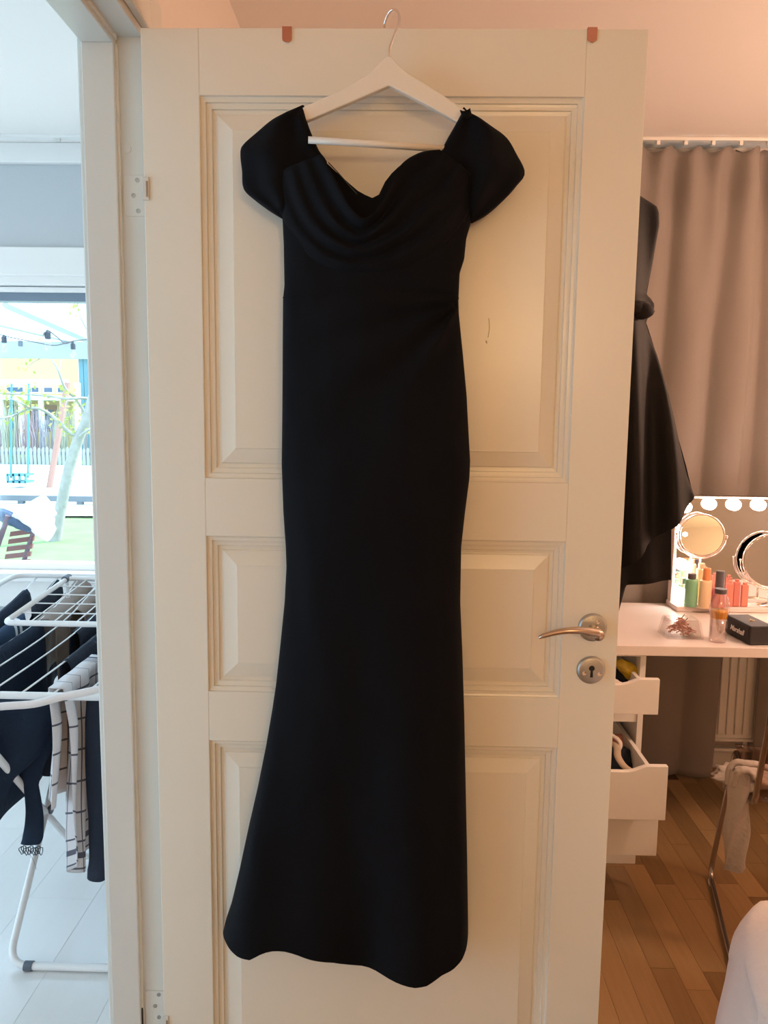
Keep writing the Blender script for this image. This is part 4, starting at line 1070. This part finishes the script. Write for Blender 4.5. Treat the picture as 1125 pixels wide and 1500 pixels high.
lv = bmesh.new(); rr = random.Random(9)
for pts, r in br:
    P = smooth_path([at(x, y, YT+rr.uniform(-.15, .15)) for x, y in pts], 5)
    obj('branch', T(P, [r*(1-.75*k/len(P)) for k in range(len(P))], 7), bark, trr, smooth=True)
    for p in P[3::3]:
        if rr.random() < .62:
            for q in range(7):
                c = p+Vector((rr.gauss(0, .05), rr.gauss(0, .05), rr.gauss(0, .05))); n1 = Vector((rr.gauss(0, 1), rr.gauss(0, 1), rr.gauss(0, 1))).normalized(); n2 = n1.orthogonal().normalized()
                lv.faces.new([lv.verts.new(c+n1*.035), lv.verts.new(c+n2*.018), lv.verts.new(c-n1*.035), lv.verts.new(c-n2*.018)])
o = obj('leaves', lv, mat('spring_leaf', (.42, .50, .10), .7), trr); o['kind'] = 'stuff'
adopt(trr)
# pergola over the terrace
pg = empty('pergola', (-2.5, 5.6, GZ), 'white painted pergola beams over the terrace outside the window', 'pergola')
YP = 5.8; pw = mat('dimmed_pergola_white', (.36, .43, .45), .6)  # white beams dimmed in colour to stand out against the bright sky
obj('cross_beam', B(-4.6, -1.2, YP, YP+.10, at(60, 524, YP).z, at(60, 500, YP).z), pw, pg)
zr = at(60, 500, YP).z
for x in (-4.2, -3.35, -2.55): 
    obj('rafter', B(x, x+.055, 3.4, 6.3, zr+.002, zr+.13), pw, pg)
d0, d1 = at(8, 446, 4.6), at(139, 503, YP+.0)
obj('brace', T([d0, d1+(d1-d0)*.05], .024, 4), pw, pg)
for x in (-4.55, -1.3): obj('post', B(x, x+.1, YP, YP+.1, GZ+.06, at(60, 524, YP).z), pw, pg)
obj('bracket', B(at(27, 503, YP).x, at(33, 503, YP).x, YP-.006, YP, at(30, 507, YP).z, at(30, 499, YP).z), dk, pg)
adopt(pg)
# string lights
sl_ = empty('string_lights', (-2.6, 5.5, 2.2), 'string of outdoor bulbs with black sockets draped under the pergola', 'string lights')
YS = 5.4
cab = [[(-20, 480), (0, 476), (10, 470), (16, 461), (26, 462), (40, 470), (55, 483), (62, 489), (71, 484)], [(71, 484), (84, 494), (95, 503), (106, 500), (120, 498), (140, 497)], [(-10, 490), (4, 491), (14, 494), (30, 497), (60, 503), (80, 506), (98, 502), (106, 501)]]
for c_ in cab: obj('cable', T(smooth_path([at(x, y, YS) for x, y in c_], 6), .004, 6), mat('cable_grey', (.12, .12, .13), .6) if 'cable_grey' not in bpy.data.materials else bpy.data.materials['cable_grey'], sl_)
gb = glass('bulb_glass', (.97, .98, .98), .12)
for px, py, s in ((14, 468, 1), (70, 491, .9), (107, 507, .75), (6, 497, .8)):
    p = at(px, py, YS)
    k = obj('socket', Lt([(.020*s, -.030*s), (.022*s, -.025*s), (.022*s, .018*s), (.015*s, .026*s), (.007*s, .04*s)], p, 14), mat('socket_black', (.03, .04, .06), .5) if 'socket_black' not in bpy.data.materials else bpy.data.materials['socket_black'], sl_)
    obj('bulb', Lt([(.012*s, 0), (.026*s, -.03*s), (.033*s, -.055*s), (.022*s, -.085*s), (.002, -.095*s)], p+Vector((0, 0, -.028*s)), 16), gb, k, smooth=True)
for ob in list(sl_.children): pass
adopt(sl_)
# folding garden chair on the terrace with a throw and a sheepskin
gc = empty('garden_chair', (-2.3, 4.6, GZ), 'brown slatted folding garden chair outside the window', 'chair')
YC = 4.6; cw = mat('brown_stained_wood', (.20, .09, .08), .6); cw2 = mat('dark_stained_wood', (.10, .06, .09), .6)
def bar(a, b, r, m, nm, yo=0, fl_=.5): return obj(nm, T([at(*a, YC+yo), at(*b, YC+yo)], r, 4, flat=fl_), m, gc)
bar((50, 775), (10, 900), .030, cw2, 'back_post'); bar((12, 755), (-14, 830), .034, cw2, 'back_post', -.1)
bar((10, 752), (52, 777), .030, cw2, 'top_rail', -.02)
for k in range(7):
    a = (15-2.4*k, 779+11*k); b = (52-2.2*k, 774+11.3*k)
    obj('slat', prism(bmesh.new(), [at(a[0], a[1], YC-.015), at(b[0], b[1], YC-.015), at(b[0]-1.2, b[1]+7.2, YC-.015), at(a[0]-1.2, a[1]+7.2, YC-.015)], (0, .018, 0)), cw, gc)
bar((10, 900), (60, 940), .03, cw2, 'leg'); bar((-10, 860), (-20, 1000), .03, cw2, 'leg', -.1)
sz = GZ+.45
obj('seat', B(at(20, 880, YC).x-.3, at(20, 880, YC).x+.25, YC-.55, YC+.0, sz, sz+.03), cw, gc)
for xx in (-.25, .2):
    for yy in (-.5, -.05): obj('leg', B(at(20, 880, YC).x+xx-.02, at(20, 880, YC).x+xx+.02, YC+yy-.02, YC+yy+.02, GZ+.06, sz), cw2, gc)
adopt(gc)
def throwf(u, v):
    px = 22+60*u; top = interp([(22, 752), (34, 742), (60, 728), (66, 727), (76, 738), (84, 755)], px); bot = interp([(22, 760), (40, 770), (55, 782), (70, 793), (84, 770)], px)
    p = at(px, top+(bot-top)*v, YC-.05); p.y += -.06*math.sin(PI*v)*(.5+.5*math.sin(PI*u))+.02*nz(u*5, v*5); return p
tag(obj('white_throw', grid(throwf, 24, 16), mat('white_throw_cloth', (.72, .72, .70), .95, bump=.3), smooth=True, solid=.02), 'white throw draped over the back of the garden chair', 'throw')
lump('fur_pelt', at(20, 762, YC-.05), .075, mat('navy_fur', (.05, .09, .16), .95, bump=.8, bscale=80), 'dark blue fluffy blanket rolled on top of the garden chair back', 'blanket', 6, .25, (2.0, .8, .5), Matrix.Rotation(.45, 3, 'Y'))
